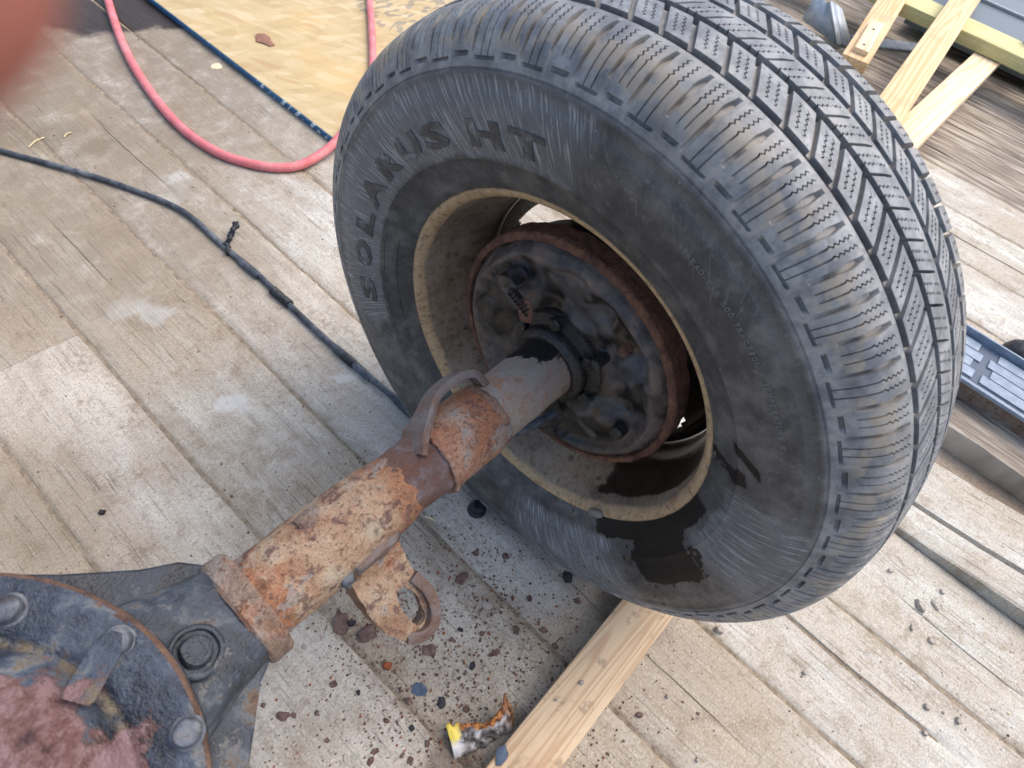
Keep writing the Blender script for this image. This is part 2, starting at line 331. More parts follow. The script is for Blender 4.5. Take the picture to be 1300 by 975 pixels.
def rubber_material():
    b = NB('tyre_rubber', .6, .5); P = b.obj(); x, y, z = b.sep(P)
    r = b.vm('LENGTH', b.comb(0.0, y, z)); ny = b.ma('MULTIPLY', y, -1.0); ph = b.ma('ARCTAN2', ny, z)       # clockwise from the top, radians
    dep = b.attr('depth'); dus = b.attr('dust')
    big = b.noise(P, 9, 5, .6); med = b.noise(P, 45, 5, .65); fine = b.noise(P, 260, 3, .7)
    c = b.ramp(med, [(.34, S(92, 94, 97)), (.5, S(112, 115, 118)), (.64, S(140, 142, 143))])
    side = b.mr(r, .317, .309)
    cs = b.ramp(b.ma('ADD', b.ma('MULTIPLY', med, .6), b.ma('MULTIPLY', big, .4)), [(.38, S(52, 52, 53)), (.52, S(72, 72, 72)), (.66, S(102, 100, 97))])
    c = b.mix(side, c, cs)
    # dust film and scuffing on the tread
    c = b.mix(b.ma('MULTIPLY', b.mr(b.ma('ADD', b.ma('MULTIPLY', big, .6), b.ma('MULTIPLY', med, .4)), .46, .6), b.mr(side, 0.0, 1.0, .5, .12)), c, S(142, 139, 133)); c = b.mix(b.mr(b.noise(P, 150, 4, .75), .55, .66, 0.0, .4), c, S(70, 70, 72))
    shoul = b.band(r, .330, .352, .006)
    c = b.mix(b.ma('MULTIPLY', shoul, b.ma('MULTIPLY', b.mr(b.noise(b.comb(b.ma('MULTIPLY', ph, .5), b.ma('MULTIPLY', r, 1.6), x), 30, 5, .65), .47, .6), .8)), c, S(146, 136, 120))
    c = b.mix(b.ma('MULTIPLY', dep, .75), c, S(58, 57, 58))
    c = b.mix(b.ma('MULTIPLY', dus, b.mr(med, .35, .6, .35, .9)), c, S(150, 143, 133))
    # scuffed part of the sidewall: fine slanting scratches
    deg = b.ma('MULTIPLY', ph, 180 / pi)
    wob = b.ma('MULTIPLY', b.ma('SUBTRACT', big, .5), 26.0)
    dgw = b.ma('ADD', deg, wob); rw = b.ma('ADD', r, b.ma('MULTIPLY', b.ma('SUBTRACT', med, .5), .016))
    scuff = b.ma('MAXIMUM', b.ma('MULTIPLY', b.band(dgw, -112, -4, 5), b.band(rw, .243, .309, .004)), b.ma('MULTIPLY', b.band(dgw, 72, 101, 4), b.band(rw, .232, .312, .004)))
    scuff = b.ma('MAXIMUM', scuff, b.ma('MULTIPLY', b.band(dgw, 132, 168, 6), b.band(rw, .225, .312, .006)))
    sl1 = b.noise(b.comb(b.ma('ADD', b.ma('MULTIPLY', ph, 1.3), b.ma('MULTIPLY', r, 1.5)), b.ma('MULTIPLY', r, .22), 0.0), 110, 3, .6, .25)
    sl2 = b.noise(b.comb(b.ma('SUBTRACT', ph, b.ma('MULTIPLY', r, 5.0)), b.ma('MULTIPLY', r, .8), 3.0), 120, 2, .5, .3)
    scr = b.ma('MAXIMUM', b.mr(sl1, .52, .64), b.ma('MULTIPLY', b.mr(b.ma('ABSOLUTE', b.ma('SUBTRACT', sl2, .5)), .016, .004), b.mr(big, .45, .6)))
    c = b.mix(b.ma('MULTIPLY', scuff, .6), c, S(104, 107, 111))
    c = b.mix(b.ma('MULTIPLY', scuff, b.ma('MULTIPLY', scr, .7)), c, S(164, 166, 168))
    sl3 = b.noise(b.comb(b.ma('ADD', b.ma('MULTIPLY', ph, 1.0), b.ma('MULTIPLY', r, 3.2)), b.ma('MULTIPLY', r, .5), 9.0), 42, 2, .5, .5)
    c = b.mix(b.ma('MULTIPLY', b.ma('MULTIPLY', b.mr(b.ma('ABSOLUTE', b.ma('SUBTRACT', sl3, .52)), .008, .002), b.mr(r, .316, .310)), b.ma('MULTIPLY', b.mr(b.noise(P, 14, 3), .50, .58), .35)), c, S(140, 142, 142))
    nick = b.mr(b.noise(b.comb(ph, b.ma('MULTIPLY', r, 5.0), 7.0), 60, 2, .5), .70, .74)
    c = b.mix(b.ma('MULTIPLY', b.ma('MULTIPLY', nick, side), .6), c, S(140, 142, 142))
    # radial serrations
    ser = b.ma('MULTIPLY', b.band(r, .2985, .3075, .0004), b.band(deg, 3, 75, 1.0))
    sw = b.ma('SINE', b.ma('MULTIPLY', ph, 1000.0))
    c = b.mix(b.ma('MULTIPLY', ser, b.mr(sw, -.4, .6, 0.0, .6)), c, S(100, 100, 98))
    # oil run down the lower sidewall, drips
    o1 = b.ma('MULTIPLY', b.band(b.ma('ADD', deg, b.ma('MULTIPLY', b.ma('SUBTRACT', med, .5), 20.0)), 101, 124, .5), b.band(rw, .19, .272, .0008))
    o2 = b.ma('MULTIPLY', b.band(b.ma('ADD', deg, b.ma('MULTIPLY', b.ma('SUBTRACT', med, .5), 9.0)), 66, 69, .3), b.band(rw, .2, .249, .001))
    o3 = b.ma('MULTIPLY', b.band(b.ma('ADD', deg, b.ma('MULTIPLY', r, -150.0)), 23.5, 26.0, .3), b.band(rw, .235, .262, .001))
    o4 = b.ma('MULTIPLY', b.band(b.ma('ADD', deg, b.ma('MULTIPLY', b.ma('SUBTRACT', big, .5), 30.0)), 85, 141, 1), b.band(rw, .19, .224, .0008))
    o5 = b.ma('MULTIPLY', b.mr(b.vor(b.comb(ph, b.ma('MULTIPLY', r, 3.0), 0.0), 17), .15, .12), b.band(deg, 112, 150, 3))
    oil = b.ma('MULTIPLY', b.ma('MAXIMUM', b.ma('MAXIMUM', b.ma('MAXIMUM', o1, o2), b.ma('MAXIMUM', o3, o4)), o5), b.mr(x, -.05, -.06))
    c = b.mix(b.ma('MULTIPLY', oil, .92), c, S(14, 13, 13))
    b.set('Base Color', c); b.set('Roughness', b.mixf(oil, b.mr(fine, .3, .7, .42, .62), .46)); b.set('Specular IOR Level', b.mixf(oil, .5, .22))
    h = b.ma('ADD', b.ma('MULTIPLY', fine, .25), b.ma('ADD', b.ma('MULTIPLY', med, .35), b.ma('MULTIPLY', b.ma('MULTIPLY', ser, sw), .45)))
    h = b.ma('ADD', h, b.ma('MULTIPLY', b.ma('MULTIPLY', scuff, scr), .3))
    b.bump(h, .6, .0008); return b.m
M_rub = rubber_material()
b = NB('raised_letter_rubber', .5, .5); P = b.obj(); md = b.noise(P, 60, 5, .65)
b.set('Base Color', b.ramp(md, [(.35, S(52, 53, 55)), (.5, S(64, 66, 69)), (.58, S(86, 89, 93)), (.68, S(122, 125, 128))])); b.bump(md, .4, .0008); M_letter = b.m
b = NB('thin_raised_letter_rubber', .5, .5); b.set('Base Color', S(112, 112, 110)); M_small = b.m

def rim_material():
    b = NB('cream_rim_paint', .5, .4); P = b.obj(); x, y, z = b.sep(P); r = b.vm('LENGTH', b.comb(0.0, y, z)); ph = b.ma('ARCTAN2', b.ma('MULTIPLY', y, -1.0), z)
    n1 = b.noise(P, 18, 5, .65); n2 = b.noise(P, 80, 5, .7)
    c = b.ramp(n2, [(.35, S(146, 122, 92)), (.55, S(184, 158, 122)), (.7, S(204, 182, 150))])
    lip = b.mr(b.ma('ADD', x, b.ma('MULTIPLY', b.ma('SUBTRACT', n1, .5), .02)), -.0885, -.0835)
    dirt = b.ramp(b.ma('ADD', b.ma('MULTIPLY', n1, .6), b.ma('MULTIPLY', n2, .4)), [(.36, S(80, 66, 56)), (.5, S(128, 113, 98)), (.66, S(156, 144, 126))])
    c = b.mix(lip, c, dirt)                                                         # brake dust and mud baked on inside the barrel
    c = b.mix(b.ma('MULTIPLY', b.mr(n2, .53, .66), .7), c, S(90, 68, 50)); n5 = b.noise(b.comb(x, b.ma('MULTIPLY', ph, .6), 4.0), 70, 4, .7); c = b.mix(b.mr(n5, .57, .66, 0.0, .6), c, S(70, 52, 40))
    edge = b.mr(r, .2035, .2070); c = b.mix(b.ma('MULTIPLY', edge, b.mr(n2, .36, .58)), c, S(92, 76, 58))
    deg = b.ma('ADD', b.ma('MULTIPLY', ph, 180 / pi), b.ma('MULTIPLY', b.ma('SUBTRACT', n1, .5), 40.0))
    xw = b.ma('ADD', x, b.ma('MULTIPLY', b.ma('SUBTRACT', n2, .5), .02))
    gr = b.ma('MULTIPLY', b.band(deg, 78, 140, 2), b.band(xw, -.072, .2, .002))
    gr2 = b.ma('MULTIPLY', b.band(deg, -120, -60, 20), b.band(xw, -.060, .2, .006))
    sp = b.ma('MULTIPLY', b.mr(b.vor(P, 55), .24, .18), b.mr(x, -.075, -.06))
    c = b.mix(b.ma('MULTIPLY', b.ma('MAXIMUM', gr, b.ma('MULTIPLY', sp, .5)), .92), c, S(34, 23, 18))
    c = b.mix(b.ma('MULTIPLY', gr2, .35), c, S(70, 55, 45))
    b.set('Base Color', c); b.set('Roughness', b.mixf(gr, .62, .32)); b.bump(n2, .5, .001); return b.m
M_rim = rim_material()
def pine(name, c0, c1, c2, sc_=1.0, knots=True, wear=.0):
    b = NB(name, .65, .35); P = b.obj(); x, y, z = b.sep(P); r = b.rnd()
    wv = b.noise(b.comb(b.ma('MULTIPLY', x, .22), b.ma('MULTIPLY', y, 5.0), b.ma('ADD', b.ma('MULTIPLY', z, 5.0), b.ma('MULTIPLY', r, 30.0))), 4.2 * sc_, 1.5, .4)
    ring = b.ma('SINE', b.ma('MULTIPLY', wv, 70.0)); g = b.noise(b.comb(b.ma('MULTIPLY', x, .04), y, z), 500, 2, .6)
    c = b.mix(b.mr(ring, -.2, .95, 0.0, .75), c0, c1); c = b.mix(b.ma('MULTIPLY', b.mr(g, .5, .7), .35), c, c2)
    c = b.mix(b.ma('MULTIPLY', b.mr(b.noise(P, 11, 4), .52, .7), .45), c, c2)
    if knots:
        k = b.vor(b.comb(b.ma('MULTIPLY', x, .5), y, z), 5.0); c = b.mix(b.mr(k, .075, .045), c, S(128, 84, 48))
    if wear: c = b.mix(b.ma('MULTIPLY', b.mr(b.noise(P, 30, 5, .7), .55, .65), wear), c, S(126, 106, 88))
    b.set('Base Color', c); b.bump(b.ma('ADD', b.ma('MULTIPLY', ring, .3), g), .35, .0008); return b.m
M_pine = pine('fresh_pine', S(224, 194, 150), S(206, 164, 112), S(196, 158, 116))
M_pinel = pine('pale_pine', S(232, 212, 178), S(216, 180, 136), S(222, 192, 156))
M_stud = pine('stud_pine', S(206, 180, 146), S(184, 150, 114), S(164, 128, 96), 1.5, False, .55)
M_treat = pine('treated_yellow_pine', S(202, 196, 142), S(190, 182, 126), S(176, 164, 110))
M_brn = pine('brown_pine', S(176, 140, 100), S(150, 112, 76), S(140, 104, 74))

# ------------------------------------------------------------------ ground and deck
g = mesh('ground', [(-150, -150, -.32), (150, -150, -.32), (150, 150, -.32), (-150, 150, -.32)], [(0, 1, 2, 3)], M_gravel); struct(g)
deck = mesh('deck', [(-2.0, -2.2, -.0028), (5.2, -2.2, -.0028), (5.2, 4.6, -.0028), (-2.0, 4.6, -.0028), (-2.0, -2.2, -.3), (5.2, -2.2, -.3), (5.2, 4.6, -.3), (-2.0, 4.6, -.3)],
            [(0, 1, 2, 3), (0, 4, 5, 1), (1, 5, 6, 2), (2, 6, 7, 3), (3, 7, 4, 0)], M_dirt); struct(deck)
def plank(x0, x1, y0=-2.2, y1=4.6, tint=(1, 1, 1), mat=None, z=0.0, tilt=None, cracks=(), wob=.0025, rnd=.004, gap=.0014):
    """one board: rounded uneven edges, a slight cup, open splits"""
    x0 += gap; x1 -= gap; W = x1 - x0; ny = max(8, int((y1 - y0) / .02))
    ys = np.linspace(y0 + .0003, y1 - .0003, ny); cols_ = [(0, -.008), (.0005, -.0018), (.0022, -.0007), (.0065, -.0002)]
    cols_ += [(u, 0) for u in np.linspace(.012, W - .012, 9)] + [(W - .0065, -.0002), (W - .0022, -.0007), (W - .0005, -.0018), (W, -.008)]
    cs = [(u, dz, None) for u, dz in cols_]
    for k, (cx, ya, yb, wd, dp) in enumerate(cracks):
        u = cx - x0; cs = [c for c in cs if abs(c[0] - u) > wd * 1.5]
        cs += [(u - wd, 0, (k, 0)), (u - wd * .35, 0, (k, 1)), (u + wd * .35, 0, (k, 1)), (u + wd, 0, (k, 0))]
    cs.sort(key=lambda c: c[0]); nc = len(cs); V = np.zeros((ny, nc, 3)); E = np.zeros((ny, nc)); sd_ = x0 * 13.7
    for j, y in enumerate(ys):
        eL = wob * mnoise.noise(Vector((sd_, y * 7, 0))) + wob * .5 * mnoise.noise(Vector((sd_, y * 33, 0)))
        eR = wob * mnoise.noise(Vector((sd_ + 50, y * 7, 0))) + wob * .5 * mnoise.noise(Vector((sd_ + 50, y * 33, 0)))
        zz = z + .0012 * mnoise.noise(Vector((sd_, y * 1.5, 5)))
        if tilt: zz += tilt[0] + (tilt[1] - tilt[0]) * (y - tilt[2]) / (tilt[3] - tilt[2])
        for i, (u, dz, ck) in enumerate(cs):
            t = u / W; xx = x0 + u + eL * max(0, 1 - t * 3) + eR * max(0, t * 3 - 2); dzz = dz + .0011 * mnoise.noise(Vector((xx * 22, y * 2.2, sd_))) - .0012 * (2 * t - 1) ** 2
            if ck:
                cx, ya, yb, wd, dp = cracks[ck[0]]; win = min(1, max(0, (y - ya) / .12)) * min(1, max(0, (yb - y) / .12))
                win *= .55 + .9 * abs(mnoise.noise(Vector((y * 9, cx * 40, 2))))
                xx += .006 * mnoise.noise(Vector((y * 5, cx * 30, 8))) + .0015 * mnoise.noise(Vector((y * 40, cx * 30, 8)))
                dzz -= dp * win * ck[1]; E[j, i] = max(E[j, i], win * ck[1])
            if tilt and i in (0, len(cs) - 1): zz_ = -.0025 - dzz
            else: zz_ = zz
            V[j, i] = (xx, y, zz_ + dzz); E[j, i] = max(E[j, i], max(0, 1 - min(u, W - u) / .016))
    F = list(grid_faces(ny, nc, flip=True)); F = [f[::-1] for f in F]
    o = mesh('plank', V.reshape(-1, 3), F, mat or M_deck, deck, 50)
    a = o.data.attributes.new('edge', 'FLOAT', 'POINT'); a.data.foreach_set('value', E.reshape(-1).astype(np.float32))
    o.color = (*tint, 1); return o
LT = (.93, .90, .86)
plank(-1.50, -1.31, tint=LT); plank(-1.31, -1.12, tint=LT); plank(-1.12, -.934, tint=LT); plank(-.934, -.748, tint=(.95, .92, .88))
plank(-.748, -.5455, tint=(.93, .90, .86), gap=.004)
yb = at(43, 451)[1]
plank(-.5455, -.374, y1=yb, tint=(1.0, .97, .93)); plank(-.5455, -.374, y0=yb, tint=(.97, .94, .90))
plank(-.374, -.187, tint=(.97, .94, .89), gap=.003, cracks=[(-.285, .72, 1.0, .0014, .003)]); plank(-.187, -.008, tint=(.97, .95, .92), cracks=[(-.10, -.5, -.1, .0014, .003), (-.07, .9, 1.3, .0016, .003)])
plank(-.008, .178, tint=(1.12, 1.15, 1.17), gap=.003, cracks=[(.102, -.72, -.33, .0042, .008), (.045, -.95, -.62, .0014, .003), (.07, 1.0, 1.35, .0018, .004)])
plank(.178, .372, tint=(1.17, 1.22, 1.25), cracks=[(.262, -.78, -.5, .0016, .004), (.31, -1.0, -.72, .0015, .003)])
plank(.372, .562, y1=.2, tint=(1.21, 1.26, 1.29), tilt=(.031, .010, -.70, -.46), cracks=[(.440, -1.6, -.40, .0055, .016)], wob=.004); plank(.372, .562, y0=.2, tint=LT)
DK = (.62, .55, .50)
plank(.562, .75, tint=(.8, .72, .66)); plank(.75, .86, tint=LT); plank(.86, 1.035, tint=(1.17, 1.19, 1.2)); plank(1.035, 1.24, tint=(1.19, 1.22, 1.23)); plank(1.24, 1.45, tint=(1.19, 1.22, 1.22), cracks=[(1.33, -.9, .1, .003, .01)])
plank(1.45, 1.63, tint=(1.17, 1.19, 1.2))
for x0 in (1.63, 1.84, 2.05, 2.24, 2.43): plank(x0, x0 + (.21 if x0 < 2 else .19), tint=(1.0, .97, .93), mat=M_old, cracks=[(x0 + .08, -1, .3 + x0 % .4, .003, .008)], wob=.008, gap=.001)
for k in range(13): plank(2.62 + k * .19, 2.81 + k * .19, tint=(.9, .87, .83), mat=M_old)

# ------------------------------------------------------------------ wheel: tyre, lettering, rim
wheel = empty('wheel', (0, 0, H)); tag(wheel, 'black road tyre on a cream steel rim standing on the deck at the axle end', 'wheel')
XC = -.018
PH = [(-.074, .2035), (-.080, .2075), (-.0845, .213), (-.0930, .228), (-.1015, .250), (-.1058, .270), (-.1067, .285), (-.1055, .300), (-.1025, .313), (-.0970, .328), (-.0905, .3395), (-.0825, .3475), (-.071, .3530), (-.055, .3568), (-.03, .3600), (0, .3613)]
half = catmull(PH, 24); seg = np.r_[0, np.cumsum(np.linalg.norm(np.diff(half, axis=0), axis=1))]; seg = seg[-1] - seg           # arc length from the crown
half = half[::-1]; seg = seg[::-1]; SMAX = seg[-1]
tan = np.gradient(half, seg, axis=0); tan /= np.linalg.norm(tan, axis=1)[:, None]
def prof(s):
    a = np.abs(s); x = np.interp(a, seg, half[:, 0]); r = np.interp(a, seg, half[:, 1]); tx = np.interp(a, seg, tan[:, 0]); tr = np.interp(a, seg, tan[:, 1])
    nx, nr = tr, -tx                                                                 # outward normal for the left half
    sg = np.where(s <= 0, 1, -1); return x * sg, r, nx * sg, nr
def s_of_r(rr): return np.interp(-rr, -half[:, 1], seg)
def build_tyre():
    NP = 84; ln = rng.choice([.93, 1.0, 1.09], NP); ln = ln / ln.sum() * 2 * pi; t0 = np.r_[0, np.cumsum(ln)[:-1]] - pi
    RR = .36; e = .0007
    # rows: (s, zone, rib, offset)
    rows = []
    sS = [s_of_r(v) for v in (.2055, .2075, .2105, .215, .221, .229, .2395, .2408, .2412, .2425, .251, .262, .274, .285, .2975, .2983, .3078, .3085, .3090, .3130, .3137, .3145, .3153, .3165, .3180)]
    sh = [s_of_r(v) for v in (.3200, .3206, .3222, .3228, .3255, .3261, .3330, .3336, .3365, .340, .3435)]
    def side(sgn): return [(sgn * v, 'side') for v in sS] + [(sgn * v, 'sh') for v in sh]
    rows += side(-1)
    zz = .0021; tr = []
    def rib(a, b_, name):
        k = max(2, int(round((b_ - a) / zz))); return [(v, name) for v in np.linspace(a, b_, k + 1)]
    sE = s_of_r(.3465)
    tr += rib(-sE, -.0588, 'r1') + [(-.0580, 'g'), (-.0520, 'g')] + rib(-.0512, -.0208, 'r2') + [(-.0200, 'g'), (-.0140, 'g')] + rib(-.0132, .0132, 'r3') + [(.0140, 'g'), (.0200, 'g')] + rib(.0208, .0512, 'r4') + [(.0520, 'g'), (.0580, 'g')] + rib(.0588, sE, 'r5')
    rows += tr + side(1)[::-1]
    SLOT = {'r1': lambda s: .45 * .027 - .10 * (-.06 - s), 'r2': lambda s: -.55 * (s + .022) - .0025, 'r3': lambda s: .5 * s + .006, 'r4': lambda s: -.55 * (s - .022) + .006, 'r5': lambda s: .35 * (s - .06) + .004}
    nR = len(rows); V = np.zeros((nR, NP, 15, 3)); D = np.zeros((nR, NP, 15)); U = np.zeros((nR, NP, 15)); par = np.arange(NP) % 2
    glast = None
    for j, (s, zn) in enumerate(rows):
        x, r, nx, nr = prof(np.array(s)); a = abs(s)
        if zn in SLOT: off = SLOT[zn](s); cur = zn
        elif zn == 'g':
            nxt = rows[j + 1][1] if rows[j + 1][1] != 'g' else None; prv = rows[j - 1][1] if rows[j - 1][1] != 'g' else None
            off = SLOT[prv](rows[j - 1][0]) if prv else SLOT[nxt](rows[j + 1][0])
        else:
            off = (SLOT['r1'](-min(a, s_of_r(.325))) if s < 0 else SLOT['r5'](min(a, s_of_r(.325))))
            off *= min(1, max(0, (SMAX - a) / .05)) if zn == 'side' else 1
        # slot shape
        hw, dp, du = .0016, 0.0, 0.0
        sz = 0.0; sd = 0.0; sw = .00045
        if zn == 'r1' or zn == 'r5':
            q = a - .060; hw = .0019 + .0012 * math.exp(-((q - .016) / .006) ** 2); dp = .0045 * min(1, max(0, (q - .003) / .004)) * (1 - .35 * min(1, q / .03)); du = .7
            sz = .0011 if q < .024 else 0.0; sd = .003 if q > .004 else 0.0
            if zn == 'r5': dp = .0065; hw = .0022
        elif zn in ('r2', 'r4'):
            hw = .0026; dp = .0042; du = 1.0; q = a - .022; sd = .0035 if .004 < q < .024 else 0; sz = .0011
        elif zn == 'r3':
            q = s + .012; hw = .0013 if q < .018 else .0010; dp = .006 if q < .020 else 0.0; du = .4; sd = .0035 if (q < .010 or .0135 < q < .021) else 0; sz = .0010
        tri = 1 if j % 2 else -1
        gd = .0085 if zn == 'g' else 0.0
        wide = .011 * min(1, max(0, (s - .052) / .02))
        for k in range(NP):
            even = par[k] == 0
            kh, kd, ks = hw, dp, sd
            if zn == 'sh':
                kd = (.0042 * max(0, (r - .3261) / .02)) + (.0014 if r > .3250 else 0) if even else (.0042 * max(0, (r - .3325) / .012) + (.0012 if r > .333 else 0)); kh = .0021; du = .6
                ks = .0016 if (r > (.3225 if even else .3332)) else 0.0
                if r < .3206: kd = ks = 0
            c0 = off / RR; L = ln[k]; m = L * RR
            cA, cB = .36 * m, .64 * m; w_ = sw
            zA = sz * tri
            arcs = [-kh, -kh + e, kh - e, kh, .18 * m, cA - w_ * 1.6 + zA, cA - w_ + zA, cA + w_ + zA, cA + w_ * 1.6 + zA, .5 * m, cB - w_ * 1.6 + zA, cB - w_ + zA, cB + w_ + zA, cB + w_ * 1.6 + zA, .83 * m]
            d = [0, kd, kd, 0, 0, 0, ks, ks, 0, 0, 0, ks, ks, 0, 0]
            if zn == 'sh' and r > .3200:
                if even and .3203 < r < .3225: d = [0, 0, 0, 0] + [.0026] * 11
                if not even and .3225 < r < .3258: d = [0] * 5 + [.003] * 9 + [0]
            d = np.array(d) + gd
            if zn == 'side':                                                       # rings on the sidewall
                if .2405 < r < .2416: d -= .0009
                if .2977 < r < .3082: d += .0004
                if .3134 < r < .3150: d += .0011
            th = t0[k] + c0 + np.array(arcs) / RR
            rr = r - nr * d; xx = x - nx * d
            V[j, k, :, 0] = XC + xx + wide; V[j, k, :, 1] = -rr * np.sin(th); V[j, k, :, 2] = rr * np.cos(th)
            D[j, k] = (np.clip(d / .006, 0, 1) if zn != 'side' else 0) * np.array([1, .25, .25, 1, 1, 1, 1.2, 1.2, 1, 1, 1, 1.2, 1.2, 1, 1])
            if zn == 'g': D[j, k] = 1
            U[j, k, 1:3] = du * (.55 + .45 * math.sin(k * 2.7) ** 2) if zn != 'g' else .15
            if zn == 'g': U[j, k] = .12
    V = V.reshape(-1, 3); low = V[:, 2] < -(H - .0012); V[low, 2] = -(H - .0012)      # flattened where it stands on the deck
    F = grid_faces(nR, NP * 15, wrap=True)
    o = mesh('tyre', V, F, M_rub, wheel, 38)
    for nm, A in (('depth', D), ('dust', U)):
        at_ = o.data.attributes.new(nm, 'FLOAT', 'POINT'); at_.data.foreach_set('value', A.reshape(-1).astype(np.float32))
    return o
tyre = build_tyre()
def side_pt(ph, r, lift):
    s = -s_of_r(r); x, r_, nx, nr = prof(np.array(s)); x = XC + x + nx * lift; rr = r_ + nr * lift
    return (float(x), float(-rr * sin(ph)), float(rr * cos(ph)))
def glyphs(chars, mat, name, parent, lift=.0011, bold=.0, sub=3):
    """raised characters: list of (char, centre angle deg, width in m, r inner, r outer)"""
    V, F = [], []
    for ch, pd, wd, r0, r1 in chars:
        cu = bpy.data.curves.new('glyph', 'FONT'); cu.body = ch; cu.size = 1.0; cu.offset = bold; cu.resolution_u = 2
        ob = bpy.data.objects.new('glyph', cu); col.objects.link(ob); dg = bpy.context.evaluated_depsgraph_get(); me = ob.evaluated_get(dg).to_mesh()
        bm = bmesh.new(); bm.from_mesh(me); ob.evaluated_get(dg).to_mesh_clear(); bpy.data.objects.remove(ob); bpy.data.curves.remove(cu)
        bmesh.ops.triangulate(bm, faces=bm.faces[:])
        if sub > 1: bmesh.ops.subdivide_edges(bm, edges=bm.edges[:], cuts=sub - 1, use_grid_fill=True); bmesh.ops.triangulate(bm, faces=bm.faces[:])
        bmesh.ops.remove_doubles(bm, verts=bm.verts[:], dist=1e-5)
        ext = bmesh.ops.extrude_face_region(bm, geom=bm.faces[:]); top = {v for v in ext['geom'] if isinstance(v, bmesh.types.BMVert)}
        xs = [v.co.x for v in bm.verts]; ys_ = [v.co.y for v in bm.verts]; x0, x1, y0, y1 = min(xs), max(xs), min(ys_), max(ys_)
        base = len(V); bm.verts.index_update()
        for v in bm.verts:
            u = (v.co.x - x0) / (x1 - x0 + 1e-9) - .5; t = (v.co.y - y0) / (y1 - y0 + 1e-9); r = r0 + (r1 - r0) * t
            V.append(side_pt(RAD(pd) + u * wd / r, r, lift if v in top else -.0005))
        F += [[base + v.index for v in f.verts] for f in bm.faces]; bm.free()
    return mesh(name, V, F, mat, parent, 30)
big = [(c, a, w_, .2525, .2765) for c, a, w_ in zip('SOLARUSHT', (-103, -91, -79.5, -68, -56.5, -46.5, -37, -22.8, -12.5), (.036, .042, .036, .044, .038, .036, .036, .038, .038))]
glyphs(big, M_letter, 'lettering', tyre, .0009, .045)
sm = []; txt = 'TREADWEAR 500 TRACTION A TEMPERATURE B'; a = 20.0
for ch in txt:
    if ch == ' ': a += .75; continue
    wd = .0035; sm.append((ch, a, wd * (.35 if ch == 'I' else 1), .2742 + .00018 * (a - 20), .2786 + .00018 * (a - 20))); a += .98
glyphs(sm, M_small, 'fine_print', tyre, .0007, 0, 1)
for r_f in (.2220, .2368):
    sweep('moulded_line', [side_pt(RAD(q), r_f, .0) for q in np.linspace(-122, -80, 40)], .0007, M_rub, tyre, 6)
# rim
rp = [(-.0890, .2045), (-.0915, .2080), (-.0944, .2085), (-.0962, .2065), (-.0962, .2035), (-.0942, .2000), (-.0905, .1965), (-.0860, .1942), (-.0800, .1925), (-.0720, .1902), (-.0600, .1888), (-.0500, .1868), (-.0400, .1815), (-.0300, .1755), (-.0180, .1735), (.010, .1735), (.030, .1750), (.042, .183), (.060, .190), (.068, .2085), (.065, .2085), (.053, .193), (.040, .187), (.028, .179), (.008, .1775), (-.018, .1775), (-.030, .180), (-.040, .186), (-.050, .1915), (-.075, .194), (-.0850, .1975), (-.0885, .2005)]
revolve('rim', rp, 160, M_rim, wheel, 40, loop=True)
def wheel_disc():
    """pressed centre with four openings"""
    nph = 192; rs = [.030, .040, .060, .080, .095, .105, .112, .118, .126, .136, .146, .152, .158, .164, .1728]
    def xd(r): return .012 + .018 * math.exp(-((r - .118) / .022) ** 2) - .010 * (r < .06) + .004 * (r > .16)
    V = [(xd(r), -r * sin(2 * pi * k / nph), r * cos(2 * pi * k / nph)) for r in rs for k in range(nph)]; F = []
    for i in range(len(rs) - 1):
        for k in range(nph):
            rm = (rs[i] + rs[i + 1]) / 2; dg = (360 * (k + .5) / nph - WIN0) % 90; hw = 17.5 if .123 < rm < .155 else 14.5
            if .117 < rm < .161 and (dg < hw or dg > 90 - hw): continue
            F.append((i * nph + k, i * nph + (k + 1) % nph, (i + 1) * nph + (k + 1) % nph, (i + 1) * nph + k))
    o = mesh('disc', V, F, M_rim, wheel, 40); md = o.modifiers.new('thickness', 'SOLIDIFY'); md.thickness = .004; return o
pw = at(703, 277, x=.03) - np.array([0, 0, H]); WIN0 = math.degrees(math.atan2(-pw[1], pw[2]))
wheel_disc()
pz = at(755, 646, x=-.0962) - np.array([0, 0, H]); aw = math.atan2(-pz[1], pz[2])
def arcbox(name, a0, a1, x0, x1, r0, r1, mat, parent, n=8):
    """curved clip following the rim edge, ends rounded"""
    V, F = [], []
    for i in range(n + 1):
        t = i / n; a_ = a0 + (a1 - a0) * t; k = max(.35, math.sqrt(max(0, 1 - (2 * t - 1) ** 4)))
        xm, rm = (x0 + x1) / 2, (r0 + r1) / 2
        for j in range(10):
            q = 2 * pi * j / 10; xx = xm + (x1 - x0) / 2 * cos(q) * k; rr = rm + (r1 - r0) / 2 * sin(q) * k; V.append((xx, -rr * sin(a_), rr * cos(a_)))
    F = list(grid_faces(n + 1, 10, wrap=True)) + [tuple(range(10)), tuple(range(n * 10, n * 10 + 10))[::-1]]
    return mesh(name, V, F, mat, parent, 60)
arcbox('balance_weight', aw - .055, aw + .055, -.1015, -.0925, .196, .209, M_cast, wheel)

# ------------------------------------------------------------------ rear axle
axle = empty('rear_axle', (0, 0, H)); tag(axle, 'rusty truck rear axle with blue black differential housing and brackets', 'axle')
